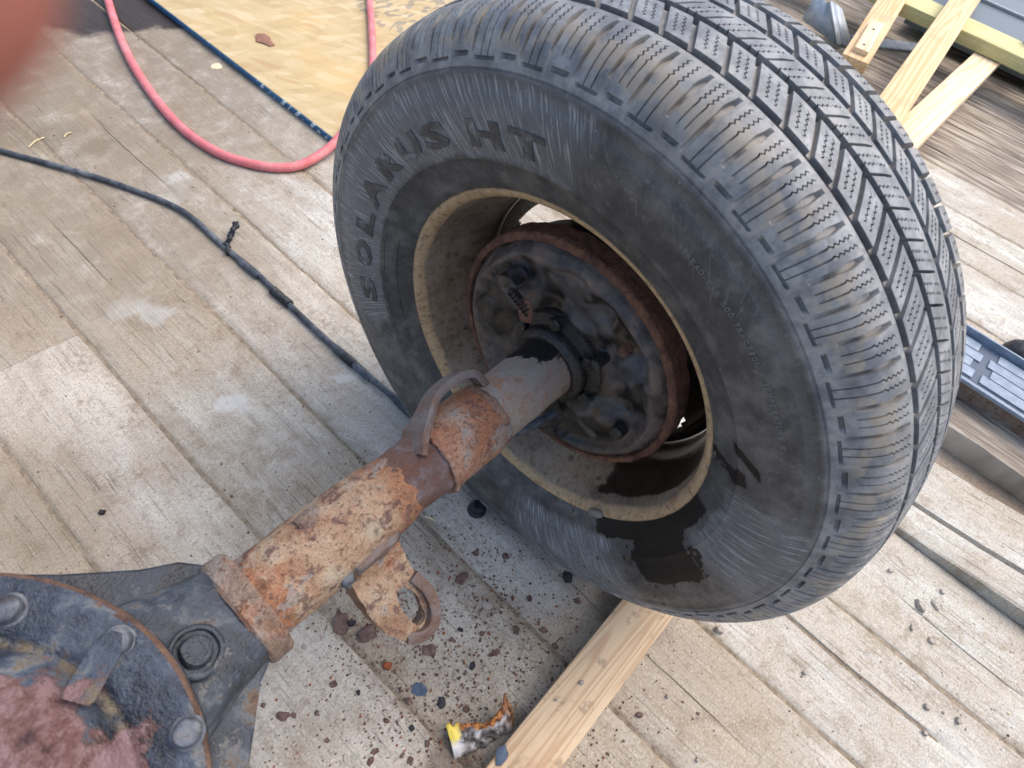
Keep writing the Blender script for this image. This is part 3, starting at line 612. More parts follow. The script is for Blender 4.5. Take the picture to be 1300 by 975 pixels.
# brake drum behind the backing plate
revolve('brake_drum', dense([(-.034, .1440), (-.036, .1475), (-.056, .1480), (-.0610, .1480), (-.0635, .1455), (-.0640, .1400), (-.0600, .1385)], .002) , 200, M_drum, axle, 60, amp=.0014, s=130)
revolve('drum_body', [(-.0575, .1445), (-.050, .1400), (-.045, .1370), (.004, .1340), (.008, .128), (.008, .03)], 120, M_drumdk, axle, 35)
def backing_plate():
    nr, na = 64, 220; rs = np.linspace(.045, .1392, nr); V = np.zeros((nr, na, 3))
    feats = []                                                                       # (px, py, radius, height) of pressed bulges and hollows
    for px, py, rad, hgt in ((752, 522, .030, .018), (700, 545, .018, .008), (815, 500, .022, .012), (795, 470, .016, .008), (640, 345, .026, .010), (618, 400, .026, .011), (620, 460, .022, .010), (640, 300, .018, -.004), (700, 340, .024, .011), (745, 375, .024, .011), (775, 420, .020, .009), (700, 395, .02, -.006), (655, 420, .02, -.008), (745, 345, .016, -.009), (765, 400, .013, -.009), (820, 460, .013, -.009), (790, 520, .012, -.006), (660, 500, .02, .006)):
        c = at(px, py, x=-.068) - np.array([0, 0, H]); feats.append((c[1], c[2], rad, hgt))
    for i, r in enumerate(rs):
        for k in range(na):
            a_ = 2 * pi * k / na; y, z_ = -r * sin(a_), r * cos(a_)
            h = .010 * math.exp(-((r - .127) / .0075) ** 2)                          # rolled outer bead
            h += .006 * math.exp(-((r - .062) / .010) ** 2)
            for fy, fz, rad, hg in feats:
                d2 = ((y - fy) ** 2 + (z_ - fz) ** 2) / rad ** 2; h += hg * math.exp(-(d2 ** 1.5)) * (1 if r < .118 else max(0, 1 - (r - .118) / .012))
            h += .0006 * mnoise.noise(Vector((y * 45, z_ * 45, 1.0))) + .0004 * mnoise.noise(Vector((y * 180, z_ * 180, 1.0)))
            if r > .136: h -= .004
            V[i, k] = (-.061 - h, y, z_)
    return mesh('backing_plate', V.reshape(-1, 3), grid_faces(nr, na, wrap=True), M_plate, axle, 180)
plate = backing_plate()
def xcyl(name, px, py, x, prof_, mat, parent, n=20, ang=35, a0=0):
    """turned piece whose axis lies along the axle, seen at a photo pixel"""
    c = at(px, py, x=x) - np.array([0, 0, H]); o = revolve(name, prof_, n, mat, parent, ang, a0=a0); o.location = (c[0], c[1], c[2]); return o
xcyl('adjuster_stud', 648, 357, -.082, [(.014, .0125), (-.004, .0125), (-.008, .0105), (-.009, .004), (-.010, 0)], M_plate, plate)
xcyl('rubber_plug', 783, 549, -.078, [(.01, .0085), (-.002, .0085), (-.0045, .0065), (-.005, 0)], M_oil, plate)
xcyl('rivet', 791, 446, -.080, [(.01, .0055), (-.002, .0055), (-.004, .0035), (-.0045, 0)], M_drum, plate)
xcyl('rivet', 756, 463, -.080, [(.02, .0065), (-.002, .0065), (-.004, .004), (-.0045, 0)], M_oil, plate)
c = at(668, 394, x=-.088) - np.array([0, 0, H])
def slot_tab():
    """small folded tab with an oval hole"""
    m, L = frame_mat(c, c + np.array([-.004, -.012, -.022]), (-1, 0, 0)); n = 20; V, F = [], []
    for zt in (0, .0022):
        for k in range(n):
            q = 2 * pi * k / n; V.append(Vector((.006 * cos(q) * .9, .0032 * sin(q), zt)))
        for k in range(n):
            q = 2 * pi * k / n; cx, cy = cos(q), sin(q); sq = max(abs(cx), abs(cy)); V.append(Vector((.013 * cx / sq, .0095 * cy / sq, zt)))
    for k in range(n):
        k2 = (k + 1) % n
        F += [(k, k2, n + k2, n + k)[::-1], (2 * n + k, 2 * n + k2, 3 * n + k2, 3 * n + k), (k, 2 * n + k, 2 * n + k2, k2)[::-1], (n + k, n + k2, 3 * n + k2, 3 * n + k)]
    return mesh('slotted_tab', [m @ v for v in V], F, M_drum, plate, 30)
slot_tab()
c2 = at(660, 383, x=-.090) - np.array([0, 0, H]); d2 = np.array([0, .03, .012])
th = np.linspace(0, 14 * pi, 160); ring = [(c2 + d2 * (t / (14 * pi) - .5) + .0048 * np.array([cos(t), .3 * sin(t), sin(t)])) for t in th]
sweep('adjuster_thread', ring, .0011, M_drumdk, plate, 6)
# tubes
revolve('axle_tube', dense([(-.462, .0355), (-.448, .0362), (-.40, .0368), (-.35, .0370), (-.336, .0366), (-.322, .0352), (-.310, .0336), (-.300, .0322)], .003), 110, M_tube, axle, 180, amp=.0012, s=80)
revolve('axle_tube', dense([(-.318, .0330), (-.300, .0326), (-.280, .0326), (-.268, .0345), (-.258, .0368)], .0025), 96, M_waist, axle, 180, amp=.0009, s=90)
wb = [(-.2625, .033), (-.2635, .0380), (-.260, .0402), (-.2560, .0385), (-.2545, .033)]
revolve('weld_bead', dense(wb, .0015), 120, M_tubeor, axle, 180, amp=.0018, s=170)
revolve('sleeve', dense([(-.259, .033), (-.259, .0376), (-.200, .0382), (-.192, .0376), (-.190, .033)], .003), 110, M_tubeor, axle, 50, amp=.0007, s=80)
revolve('axle_tube', dense([(-.198, .0343), (-.10, .0348), (-.07, .036)], .003), 96, M_outer, axle, 180, amp=.0005, s=60)
wb2 = [(-.1915, .032), (-.192, .0362), (-.187, .0372), (-.182, .0358), (-.1815, .032)]
revolve('weld_bead', dense(wb2, .0015), 120, M_collar, axle, 180, amp=.0016, s=150)
revolve('tube_flange', dense([(-.088, .0345), (-.089, .041), (-.083, .0455), (-.078, .0465), (-.073, .0465), (-.070, .060), (-.062, .062), (-.058, .05)], .002), 72, M_oil, axle, 60, amp=.0008, s=80)
for k in range(6):
    q = 2 * pi * (k + .3) / 6; o = revolve('flange_bolt', [(.004, .0085), (-.0035, .0085), (-.0055, .007), (-.0058, 0)], 6, M_oil, axle, 30, a0=k * .4)
    o.location = (-.073, .0535 * cos(q), .0535 * sin(q))
# weld scab on top of the inner tube
def lump(name, ctr, size, mat, parent, seed, amp=.25):
    bm = bmesh.new(); bmesh.ops.create_icosphere(bm, subdivisions=3, radius=1)
    for v in bm.verts:
        p = v.co.copy(); q = max(abs(p.x), abs(p.y), abs(p.z)); p = p.lerp(p / q, .45); p *= 1 + amp * mnoise.noise(p * 2.2 + Vector((seed, 0, 0)))
        v.co = Vector((ctr[0] + p.x * size[0], ctr[1] + p.y * size[1], ctr[2] + p.z * size[2]))
    me = bpy.data.meshes.new(name); bm.to_mesh(me); bm.free(); me.shade_smooth(); me.materials.append(mat); o = bpy.data.objects.new(name, me); col.objects.link(o); o.parent = parent; return o
cS = at(396, 664, z=H + .028) - np.array([0, 0, H]); lump('weld_scab', cS, (.013, .012, .009), M_collar, axle, 3.0)
# upper strap bracket (handle-like loop) and lower slotted bracket
def strap(name, path, width, thick, mat, parent, wdir, k=6):
    """bent flat strap following a path; wdir its width direction, width may vary"""
    P = catmull(path, k); m = len(P); W = np.interp(np.linspace(0, 1, m), np.linspace(0, 1, len(width)), width); T = np.gradient(P, axis=0); T /= np.linalg.norm(T, axis=1)[:, None]
    wd = np.array(wdir, float); V = []; e = .18
    for i in range(m):
        wv = wd - T[i] * (wd @ T[i]); wv /= np.linalg.norm(wv); n_ = np.cross(T[i], wv); a_, b_ = W[i] / 2, thick / 2
        for u, v in ((-1, -1 + 2 * e), (-1 + e * .5, -1), (1 - e * .5, -1), (1, -1 + 2 * e), (1, 1 - 2 * e), (1 - e * .5, 1), (-1 + e * .5, 1), (-1, 1 - 2 * e)): V.append(P[i] + wv * a_ * u + n_ * b_ * v)
    F = list(grid_faces(m, 8, wrap=True)) + [tuple(range(8))[::-1], tuple(range((m - 1) * 8, m * 8))]
    return mesh(name, rough_up(V, .0003, 60), F, mat, parent, 40)
M_strap = patchy('strap_steel_rust', [(.26, S(78, 56, 46)), (.44, S(106, 84, 74)), (.56, S(112, 106, 104)), (.70, S(128, 122, 118)), (.80, S(134, 96, 72))], 18, 110, (.45, .75), .1, .0012, .7)
hb = lambda px, py, y: (CAM + ray(px, py) * ((y - CAM[1]) / ray(px, py)[1])) - np.array([0, 0, H])
dU = np.array([0, .70, .714]); dV = np.array([0, -.714, .70])                          # bracket plane: out along dU
def bp(x, u, v=0): return np.array([x, 0, 0]) + dU * u + dV * v
strap('strap_bracket', [bp(-.277, .022, .010), bp(-.265, .034, .010), bp(-.249, .0435, .009), bp(-.230, .0535, .006), bp(-.208, .0555, .005), bp(-.190, .0535, .005), bp(-.1790, .047, .005), bp(-.1755, .036, .006), bp(-.1745, .022, .007)], (.044, .038, .028, .0205, .0180, .0165, .016, .016, .016), .0080, M_strap, axle, dV)
dL = np.array([0, -.7071, -.7071]); dN = np.array([0, -.7071, .7071])
def lp(x, u, v=0): return np.array([x, 0, 0]) + dL * u + dN * v
def slotted_bracket():
    """tapering plate with a long slot near its rounded end, edges turned down"""
    n = 56; outer = []; x0, x1, u0, u1 = -.385, -.318, .018, .118
    cx = (x0 + x1) / 2
    pts = [(-.384, .016), (-.389, .036), (-.3905, .056), (-.390, .075), (-.385, .099), (-.375, .1165), (-.362, .1225), (-.350, .120), (-.340, .109), (-.3355, .088), (-.338, .066), (-.336, .042), (-.333, .018), (-.358, .012)]
    oc = catmull(np.array([(p[0], p[1], 0) for p in pts + pts[:1]]), 8)[:-1]; n = len(oc); ctr = np.array([-.3565, .090, 0])
    inn = []
    for p in oc:
        d = p - ctr; q = math.atan2(d[1], d[0]); inn.append(ctr + np.array([0.0086 * math.copysign(abs(cos(q)) ** .8, cos(q)), .0225 * math.copysign(abs(sin(q)) ** .8, sin(q)), 0]))
    V, F = [], []
    def bend(p): return .003 * math.sin((p[1] - .02) * 30)
    rings = []
    mid = [(np.array(a_) * .55 + np.array(i_) * .45) for a_, i_ in zip(oc, inn)]
    for R_, zt in ((inn, -.004), (inn, .0035), (mid, .0048), (oc, .0025), (oc, -.024), (mid, -.006)):
        rings.append(len(V)); V += [lp(p[0], p[1], .019 + zt + bend(p) - max(0, .05 - p[1]) * .15) for p in R_]
    for a_, b_ in zip(rings, rings[1:] + rings[:1]):
        for k in range(n): F.append((a_ + k, a_ + (k + 1) % n, b_ + (k + 1) % n, b_ + k))
    return mesh('slotted_bracket', rough_up(V, .0014, 80), F, M_tube, axle, 55)
slotted_bracket()
strap('bracket_rim', [lp(-.3415, .066, .0195), lp(-.3375, .086, .0205), lp(-.341, .1065, .0205), lp(-.350, .1175, .020), lp(-.362, .1195, .018), lp(-.3735, .1135, .016)], (.022, .023, .025, .025, .024, .020), .0105, M_strap, axle, dN)
lump('weld_scab', lp(-.390, .022, .021), (.007, .012, .010), M_bolt, axle, 8.0)
lump('weld_scab', lp(-.358, .020, .026), (.026, .010, .006), M_strap, axle, 5.0)
# differential housing
TL = RAD(15); nU = np.array([0, -sin(TL), cos(TL)]); nS = np.array([0, cos(TL), sin(TL)])          # cover faces up, leaning towards the camera
def hp(x, s, u): return np.array([x, 0, 0]) + nS * s + nU * u
def loft(name, secs, mat, parent, n=40, amp=.0008, ang=40):
    """secs: (x, half width, up, down, squareness)"""
    V = []
    for x, hw, up_, dn, sq in secs:
        for k in range(n):
            q = 2 * pi * k / n; cx, cy = cos(q), sin(q); m_ = (abs(cx) ** sq + abs(cy) ** sq) ** (-1 / sq); V.append(hp(x, hw * cx * m_, (up_ if cy > 0 else dn) * cy * m_))
    F = list(grid_faces(len(secs), n, wrap=True)) + [tuple(range(n))[::-1], tuple(range((len(secs) - 1) * n, len(secs) * n))]
    return mesh(name, rough_up(V, amp, 50), F, mat, parent, ang)
revolve('collar', dense([(-.450, .037), (-.450, .0455), (-.453, .048), (-.468, .0485), (-.471, .046), (-.471, .036)], .003), 64, M_collar, axle, 40, amp=.0008, s=60)
loft('housing', [(-.4675, .042, .042, .042, 3.0), (-.478, .044, .045, .045, 4), (-.50, .048, .052, .05, 5), (-.53, .058, .062, .055, 5), (-.56, .075, .075, .06, 4), (-.60, .11, .082, .08, 3), (-.66, .132, .082, .11, 2.3), (-.72, .13, .082, .11, 2.3), (-.80, .08, .07, .08, 3)], M_house, axle)
CXD, CU = -.662, .094                                                               # cover centre along the axle, height above the axle line
def web(sg, pts):
    V, F = [], []; n = len(pts)
    for u in (.012, -.018):
        V += [hp(x, sg * s, u + .02 * max(0, (-.46 - x)) / .1) for x, s in pts]
    F = [tuple(range(n)), tuple(range(n, 2 * n))[::-1]] + [(k, n + k, n + (k + 1) % n, (k + 1) % n) for k in range(n)]
    bm_o = mesh('web_plate', V, F, M_house, axle, 30); md = bm_o.modifiers.new('edge', 'BEVEL'); md.width = .002; md.segments = 2; return bm_o
web(1, [(-.4660, .020), (-.4660, .047), (-.478, .060), (-.50, .071), (-.54, .100), (-.58, .134), (-.63, .165), (-.70, .17), (-.70, .02)])
web(-1, [(-.4660, .020), (-.4690, .043), (-.485, .052), (-.51, .078), (-.535, .104), (-.57, .135), (-.63, .16), (-.70, .17), (-.70, .02)])
def disc_at(name, prof_, mat, parent, n=120, amp=.0005, s=60, sx=0, ss=0):
    """turned about the cover normal: (radius, height) pairs"""
    th_ = np.linspace(0, 2 * pi, n, endpoint=False); V = []
    for r, u in prof_:
        for t in th_: V.append(hp(CXD + sx + r * cos(t), ss + r * sin(t), u))
    F = list(grid_faces(len(prof_), n, wrap=True)); k = len(prof_) - 1
    V = rough_up(V, amp, s) if amp else V
    return mesh(name, V, F, mat, parent, 35)
disc_at('carrier_bowl', [(.10, -.13), (.128, -.06), (.136, .02), (.139, CU - .030), (.1475, CU - .022), (.1475, CU - .006), (.13, CU - .006)], M_house, axle)
disc_at('gasket', [(.142, CU - .006), (.1472, CU - .0055), (.1472, CU - .0015), (.142, CU - .001)], M_gasket, axle, amp=.0006, s=160)
disc_at('gasket', [(.142, CU - .0004), (.1468, CU - .0002), (.1466, CU + .0022), (.142, CU + .003)], M_gasket, axle, amp=.0006, s=150)
V, F = [], []
nr, na = 70, 240; 
for i in range(nr):
    r = .1445 * (1 - i / nr) ** .9 if i else .1445
    for k in range(na):
        t = 2 * pi * k / na
        u = CU + .0065
        if r > .1425: u -= .003
        if r < .112: u += .010 * (1 - math.exp(-((.112 - r) / .018) ** 2)) + .020 * (1 - (r / .112) ** 2)
        u -= .0055 * math.exp(-((r - .108) / .0045) ** 2)
        x_, s_ = r * cos(t), r * sin(t); u += .0016 * mnoise.noise(Vector((x_ * 40, s_ * 40, 0))) + .0010 * mnoise.noise(Vector((x_ * 130, s_ * 130, 4)))
        V.append((x_, s_, u))
cov = mesh('cover', V, list(grid_faces(nr, na, wrap=True)) + [tuple(range((nr - 1) * na, nr * na))], M_cover, axle, 180)
cm = Matrix.Identity(4)
for i in range(3): cm[i][0] = (1, 0, 0)[i]; cm[i][1] = nS[i]; cm[i][2] = nU[i]; cm[i][3] = (CXD, 0, 0)[i]
cov.matrix_local = cm; CMI = cm.inverted()
def on_cover(px, py, u):
    """pixel to the cover's own flat coordinates at height u above the axle line"""
    r = ray(px, py); o_ = CAM - np.array([0, 0, H]); s = (u - o_ @ nU) / (r @ nU); p = o_ + s * r; return p[0] - CXD, p @ nS
def turned(name, x, s, prof_, mat, parent, n=24, ang=30, a0=0.0, amp=.0003):
    V = [];
    for r, u in prof_:
        for k in range(n): V.append((x + r * cos(a0 + 2 * pi * k / n), s + r * sin(a0 + 2 * pi * k / n), u))
    F = list(grid_faces(len(prof_), n, wrap=True)) + [tuple(range((len(prof_) - 1) * n, len(prof_) * n))]
    return mesh(name, rough_up(V, amp, 120) if amp else V, F, mat, parent, ang)
bolts = [on_cover(*q, CU + .008) for q in ((10, 774), (150, 815), (238, 930))]
angs = [math.atan2(s_, x_) for x_, s_ in bolts]; st = ((angs[0] - angs[2]) / 2)
for k in range(10):
    if k < 3: x_, s_ = bolts[k]
    else: q = angs[2] - st * (k - 2); x_, s_ = .127 * cos(q), .127 * sin(q)
    if k > 8: continue
    u0 = CU + .005
    o = turned('cover_bolt', x_, s_, [(.0100, u0), (.0100, u0 + .002), (.0084, u0 + .0026), (.0082, u0 + .0080), (.0068, u0 + .0098), (.004, u0 + .0104)], M_bolt, cov, 24 if k == 2 else 6 * 3, 40)
# identification tag under one cover bolt
ta = np.array(on_cover(146, 806, CU + .016)); tb = np.array(on_cover(97, 893, CU + .022)); dT = (tb - ta) / np.linalg.norm(tb - ta); nT = np.array([-dT[1], dT[0]]); LT_ = np.linalg.norm(tb - ta)
def tagpt(a_, b_, u): p = ta + dT * a_ + nT * b_; return (p[0], p[1], u)
V, F = [], []; st_ = [(-.002, .003), (.004, .006), (.010, .0085), (LT_ - .003, .0085), (LT_ - .0005, .007)]
for zt in (0, .0018):
    for a_, hw in st_:
        u = CU + .0145 + .0085 * min(1, max(0, (a_ - .004) / (LT_ * .8))); V += [tagpt(a_, -hw, u + zt), tagpt(a_, hw, u + zt)]
ns = len(st_)
for k in range(ns - 1): F += [(2 * k, 2 * k + 1, 2 * k + 3, 2 * k + 2), (2 * ns + 2 * k, 2 * ns + 2 * k + 2, 2 * ns + 2 * k + 3, 2 * ns + 2 * k + 1), (2 * k, 2 * k + 2, 2 * ns + 2 * k + 2, 2 * ns + 2 * k), (2 * k + 1, 2 * ns + 2 * k + 1, 2 * ns + 2 * k + 3, 2 * k + 3)]
F += [(0, 2 * ns, 2 * ns + 1, 1), (2 * ns - 2, 2 * ns - 1, 4 * ns - 1, 4 * ns - 2)]
mesh('metal_tag', V, F, M_cover, cov, 30)
# filler plug on the sloping top of the casting
pr = ray(248, 828); hx = -.506; s_ = None
def housing_top(px, py, u): r = ray(px, py); o_ = CAM - np.array([0, 0, H]); s = (u - o_ @ nU) / (r @ nU); p = o_ + s * r; return p[0] - CXD, p @ nS
fx, fs = housing_top(248, 828, .062)
fl = turned('filler_plug', 0, 0, [(.0185, -.012), (.0185, .003), (.0172, .0045), (.0150, .0045), (.0140, .0015), (.0112, .0012), (.0108, .0050), (.0094, .0066), (.0060, .0060), (.0030, .0052)], M_house, axle, 40, 35, 0.0, .0008)
sl_ = RAD(-14); fm = Matrix.Translation(Vector(hp(CXD + fx, fs, .060))) @ Matrix(((1, 0, 0, 0), (0, nS[1], nU[1], 0), (0, nS[2], nU[2], 0), (0, 0, 0, 1))) @ Matrix.Rotation(-sl_, 4, 'Y'); fl.matrix_local = fm
# pinion nose reaching down to the deck
pv = []
for r, u in [(.085, -.10), (.062, -.16), (.055, -.24), (.060, -.26), (.060, -.285), (.035, -.29), (.035, -.318)]:
    for k in range(48): pv.append((CXD + r * cos(2 * pi * k / 48), r * sin(2 * pi * k / 48), u - .0))
fp = list(grid_faces(7, 48, wrap=True, flip=True)) + [tuple(range(6 * 48, 7 * 48))]
mesh('pinion_nose', [(p[0], p[1], p[2] if p[2] > -.3 else -.3545) for p in pv], fp, M_house, axle, 35)

# ------------------------------------------------------------------ brake cable, air hose
b = NB('dusty_black_plastic', .55, .4); P = b.obj(); n1 = b.noise(P, 70, 4, .65); n0 = b.noise(P, 9, 3, .6)
b.set('Base Color', b.ramp(b.ma('ADD', b.ma('MULTIPLY', n1, .5), b.ma('MULTIPLY', n0, .5)), [(.36, S(34, 36, 40)), (.5, S(68, 72, 78)), (.62, S(104, 108, 112)), (.72, S(150, 148, 142))])); b.bump(n1, .4, .0006); M_cable = b.m
b = NB('black_plastic', .5, .4); P = b.obj(); n1 = b.noise(P, 120, 4, .65); b.set('Base Color', b.ramp(n1, [(.4, S(22, 23, 26)), (.7, S(56, 58, 62))])); b.bump(n1, .4, .0006); M_blk = b.m
cpx = [(-60, 172), (0, 191), (106, 220), (172, 242), (217, 260), (246, 278), (288, 316), (326, 347), (358, 378), (403, 421), (444, 457), (472, 481), (504, 508), (524, 527)]
cp = [at(*q, z=.006) for q in cpx]
pe = at(699, 530, x=-.079)
cp += [np.array([-.092, .15, .02]), np.array([-.105, .07, .09]), (pe + np.array([-.045, .045, -.06])), (pe + np.array([-.022, .012, -.012])), pe + np.array([.012, 0, 0])]
cpath = catmull(cp, 14)
cable = empty('brake_cable', tuple(cp[6])); tag(cable, 'dusty black parking brake cable snaking over the boards to the brake plate', 'cable')
def kid(o, par):
    o.parent = par; o.matrix_parent_inverse = Matrix.Translation(-par.location); return o
kid(sweep('sheath', cpath, .0055, M_cable, None, 12), cable)
def sub_path(pa, pb, z=.006, n=8):
    A, B = at(*pa, z=z), at(*pb, z=z); return [A + (B - A) * t for t in np.linspace(0, 1, n)]
def ferr(pa, pb, r, mat, ribs=0):
    p = sub_path(pa, pb, n=40 if ribs else 12); m = len(p); R = np.full(m, r); R[0] *= .85; R[-1] *= .85
    if ribs: R = r * (1 + .07 * np.sin(np.linspace(0, ribs * 2 * pi, m)))
    kid(sweep('ferrule', p, R, mat, None, 14, 40), cable)
ferr((305, 331), (329, 351), .0074, M_cable); ferr((346, 368), (368, 387), .0082, M_blk, 12); ferr((424, 440), (471, 481), .0074, M_cable); ferr((436, 451), (450, 463), .0079, M_blk, 6); ferr((502, 506), (523, 526), .0078, M_cable)
kp = []
for t in np.linspace(0, 1, 60):
    a_ = at(288 + 14 * t ** 1.6 , 314 - 31 * t, z=.008 + .012 * t); kp.append(a_ + .0042 * np.array([mnoise.noise(Vector((t * 11, 0, 0))), mnoise.noise(Vector((t * 11, 9, 0))), .8 * mnoise.noise(Vector((t * 13, 5, 0)))]) * 1.5)
kid(sweep('frayed_tie', kp, [.0044 + .0016 * sin(i * 1.7) for i in range(60)], M_blk, None, 6), cable)
kt = [at(290, 318, z=.006) + .0082 * (cos(q) * np.array([.75, .66, 0]) + sin(q) * np.array([0, 0, 1])) for q in np.linspace(0, 2 * pi, 20)]
kid(sweep('tie_loop', kt, .0028, M_blk, None, 8), cable)
b = NB('red_rubber_hose', .55, .4); P = b.obj(); n1 = b.noise(P, 22, 4, .6); n2 = b.noise(P, 160, 3, .6)
c = b.ramp(n1, [(.35, S(194, 98, 100)), (.55, S(206, 118, 120)), (.7, S(208, 140, 139))]); c = b.mix(b.ma('MULTIPLY', b.mr(n2, .56, .7), .5), c, S(196, 150, 138)); b.set('Base Color', c); b.bump(n2, .3, .0005); M_hose = b.m
hpx = [(128, -40, .009), (137, 0, .009), (156, 56, .009), (185, 108, .009), (226, 158, .009), (275, 193, .009), (328, 210, .009), (372, 212, .009), (407, 196, .015), (433, 172, .027), (462, 132, .027), (473, 85, .027), (469, 0, .027), (460, -60, .027)]
sweep_h = sweep('air_hose', catmull([at(px, py, z=z_) for px, py, z_ in hpx], 16), .0098, M_hose, None, 16)
tag(sweep_h, 'pinkish red rubber air hose looping over boards and the yellow panel', 'hose')

# ------------------------------------------------------------------ strand board sheet with blue edge
b = NB('oriented_strand_board', .6, .35); P = b.pos(); wn = b.noise(P, 6, 2, color=True)
Pd = b.vm('ADD', P, b.vm('MULTIPLY', wn, (.05, .05, .05))); x, y, z = b.sep(Pd)
v1 = b.vor(b.comb(b.ma('MULTIPLY', x, .35), b.ma('ADD', y, b.ma('MULTIPLY', x, .25)), 0.0), 38, 'F1', 'Color'); v2 = b.vor(b.comb(b.ma('ADD', x, b.ma('MULTIPLY', y, .4)), b.ma('MULTIPLY', y, .3), 0.0), 50, 'F1', 'Color')
f = b.ma('ADD', b.ma('MULTIPLY', b.sep(v1)[0], .5), b.ma('MULTIPLY', b.sep(v2)[1], .5))
c = b.ramp(f, [(.1, S(176, 154, 112)), (.4, S(184, 162, 120)), (.65, S(188, 168, 128)), (.9, S(196, 178, 142))])
c = b.mix(b.ma('MULTIPLY', b.mr(b.sep(v2)[0], .95, .97), .3), c, S(160, 122, 80)); c = b.mix(b.ma('MULTIPLY', b.mr(b.noise(P, 3, 4), .5, .75), .35), c, S(214, 170, 96))
st1 = at(520, 12, z=.018); pr_ = b.ma('MULTIPLY', b.mr(b.vm('DISTANCE', P, tuple(st1)), .16, .14), b.mr(b.noise(b.vm('MULTIPLY', P, (1, 2, 1)), 34, 1, .4), .55, .57)); c = b.mix(b.ma('MULTIPLY', pr_, .6), c, S(110, 110, 104))
b.set('Base Color', c); b.bump(b.ma('ADD', f, b.ma('MULTIPLY', b.noise(P, 300, 2), .4)), .3, .0012); M_osb = b.m
b = NB('blue_edge_paint', .55, .4); P = b.pos(); x, y, z = b.sep(P); n1 = b.noise(P, 120, 3)
pr_ = b.ma('MULTIPLY', b.ma('MULTIPLY', b.band(y, .90, 1.16, .01), b.mr(b.ma('SINE', b.ma('MULTIPLY', b.ma('ADD', y, b.ma('MULTIPLY', z, 1.0)), 230.0)), .1, .4)), b.mr(b.noise(P, 25, 2), .42, .5))
b.set('Base Color', b.mix(pr_, b.ramp(n1, [(.35, S(24, 74, 112)), (.7, S(48, 104, 140))]), S(176, 196, 204))); M_blue = b.m
osb = boxmesh('strand_board', (.2885, .72, .003), (1.50, 3.15, .0185), M_osb, None, .0012); tag(osb, 'yellow strand board panel with blue painted edge lying on the deck', 'panel')
boxmesh('painted_edge', (.2858, .7205, .0035), (.2883, 3.1495, .0172), M_blue, osb, .0006)
# dead leaf and a wood chip on and beside the panel
def flake(name, px, py, wpx, hpx_, rot, mat, z=.0, th=.0018, seed=0, n=10, curl=.15):
    """thin irregular chip lying flat: uneven outline, slightly domed"""
    ctr = at(px, py, z=z); k = np.linalg.norm(at(px + 1, py, z=z) - at(px - 1, py, z=z)) / 2; k2 = np.linalg.norm(at(px, py + 1, z=z) - at(px, py - 1, z=z)) / 2
    a_, b_ = wpx * k / 2, hpx_ * k2 / 2; rr = random.Random(seed * 31 + int(px * 7 + py)); V = []; F = []
    ex = at(px + 1, py, z=z) - at(px - 1, py, z=z); ex /= np.linalg.norm(ex); ey = np.cross((0, 0, 1), ex)
    q0 = [(cos(2 * pi * i / n), sin(2 * pi * i / n), rr.uniform(.68, 1.15)) for i in range(n)]
    cr, sr = cos(rot), sin(rot)
    for sc_, zz in ((1.0, 0.0), (1.0, .55), (.72, 1.0)):
        for cx, cy, m_ in q0:
            u, v = a_ * cx * m_ * sc_, b_ * cy * m_ * sc_; p = ex * (u * cr - v * sr) + ey * (u * sr + v * cr); V.append((p[0], p[1], th * zz + th * curl * (cx * cx)))
    V.append((0, 0, th * 1.02))
    for r_ in range(2): F += [(r_ * n + i, r_ * n + (i + 1) % n, (r_ + 1) * n + (i + 1) % n, (r_ + 1) * n + i) for i in range(n)]
    F += [(2 * n + i, 2 * n + (i + 1) % n, 3 * n) for i in range(n)]
    o = mesh(name, V, F, mat, None, 40); o.location = (ctr[0], ctr[1], z + .0004); return o
def flat(name, stops, sc_=120, rough=.8):
    b = NB(name, rough, .3); n1 = b.noise(b.pos(), sc_, 4, .7); b.set('Base Color', b.ramp(n1, [(.3 + .4 * i / (len(stops) - 1), s_) for i, s_ in enumerate(stops)])); b.bump(n1, .6, .001); return b.m
M_fl = [flat('flake_brown', [S(62, 46, 42), S(104, 82, 74), S(126, 104, 94)]), flat('flake_black', [S(36, 34, 36), S(62, 60, 62)]), flat('flake_orange', [S(104, 52, 32), S(160, 90, 56)]), flat('flake_blue', [S(58, 70, 86), S(92, 106, 122)]), flat('flake_grey', [S(142, 133, 122), S(184, 174, 162)])]
M_leaf = flat('dead_leaf', [S(116, 82, 68), S(152, 112, 92)]); M_chip = flat('wood_chip', [S(196, 178, 142), S(222, 208, 178)])
tag(flake('leaf', 335, 51, 20, 17, .5, M_leaf, .0187, .004, 1), 'curled brown dead leaf on the yellow strand board', 'leaf')
tag(flake('wood_chip', 275, 85, 17, 8, .3, M_chip, 0, .003, 2, 7), 'pale wood chip on the boards beside the blue panel edge', 'wood chip')

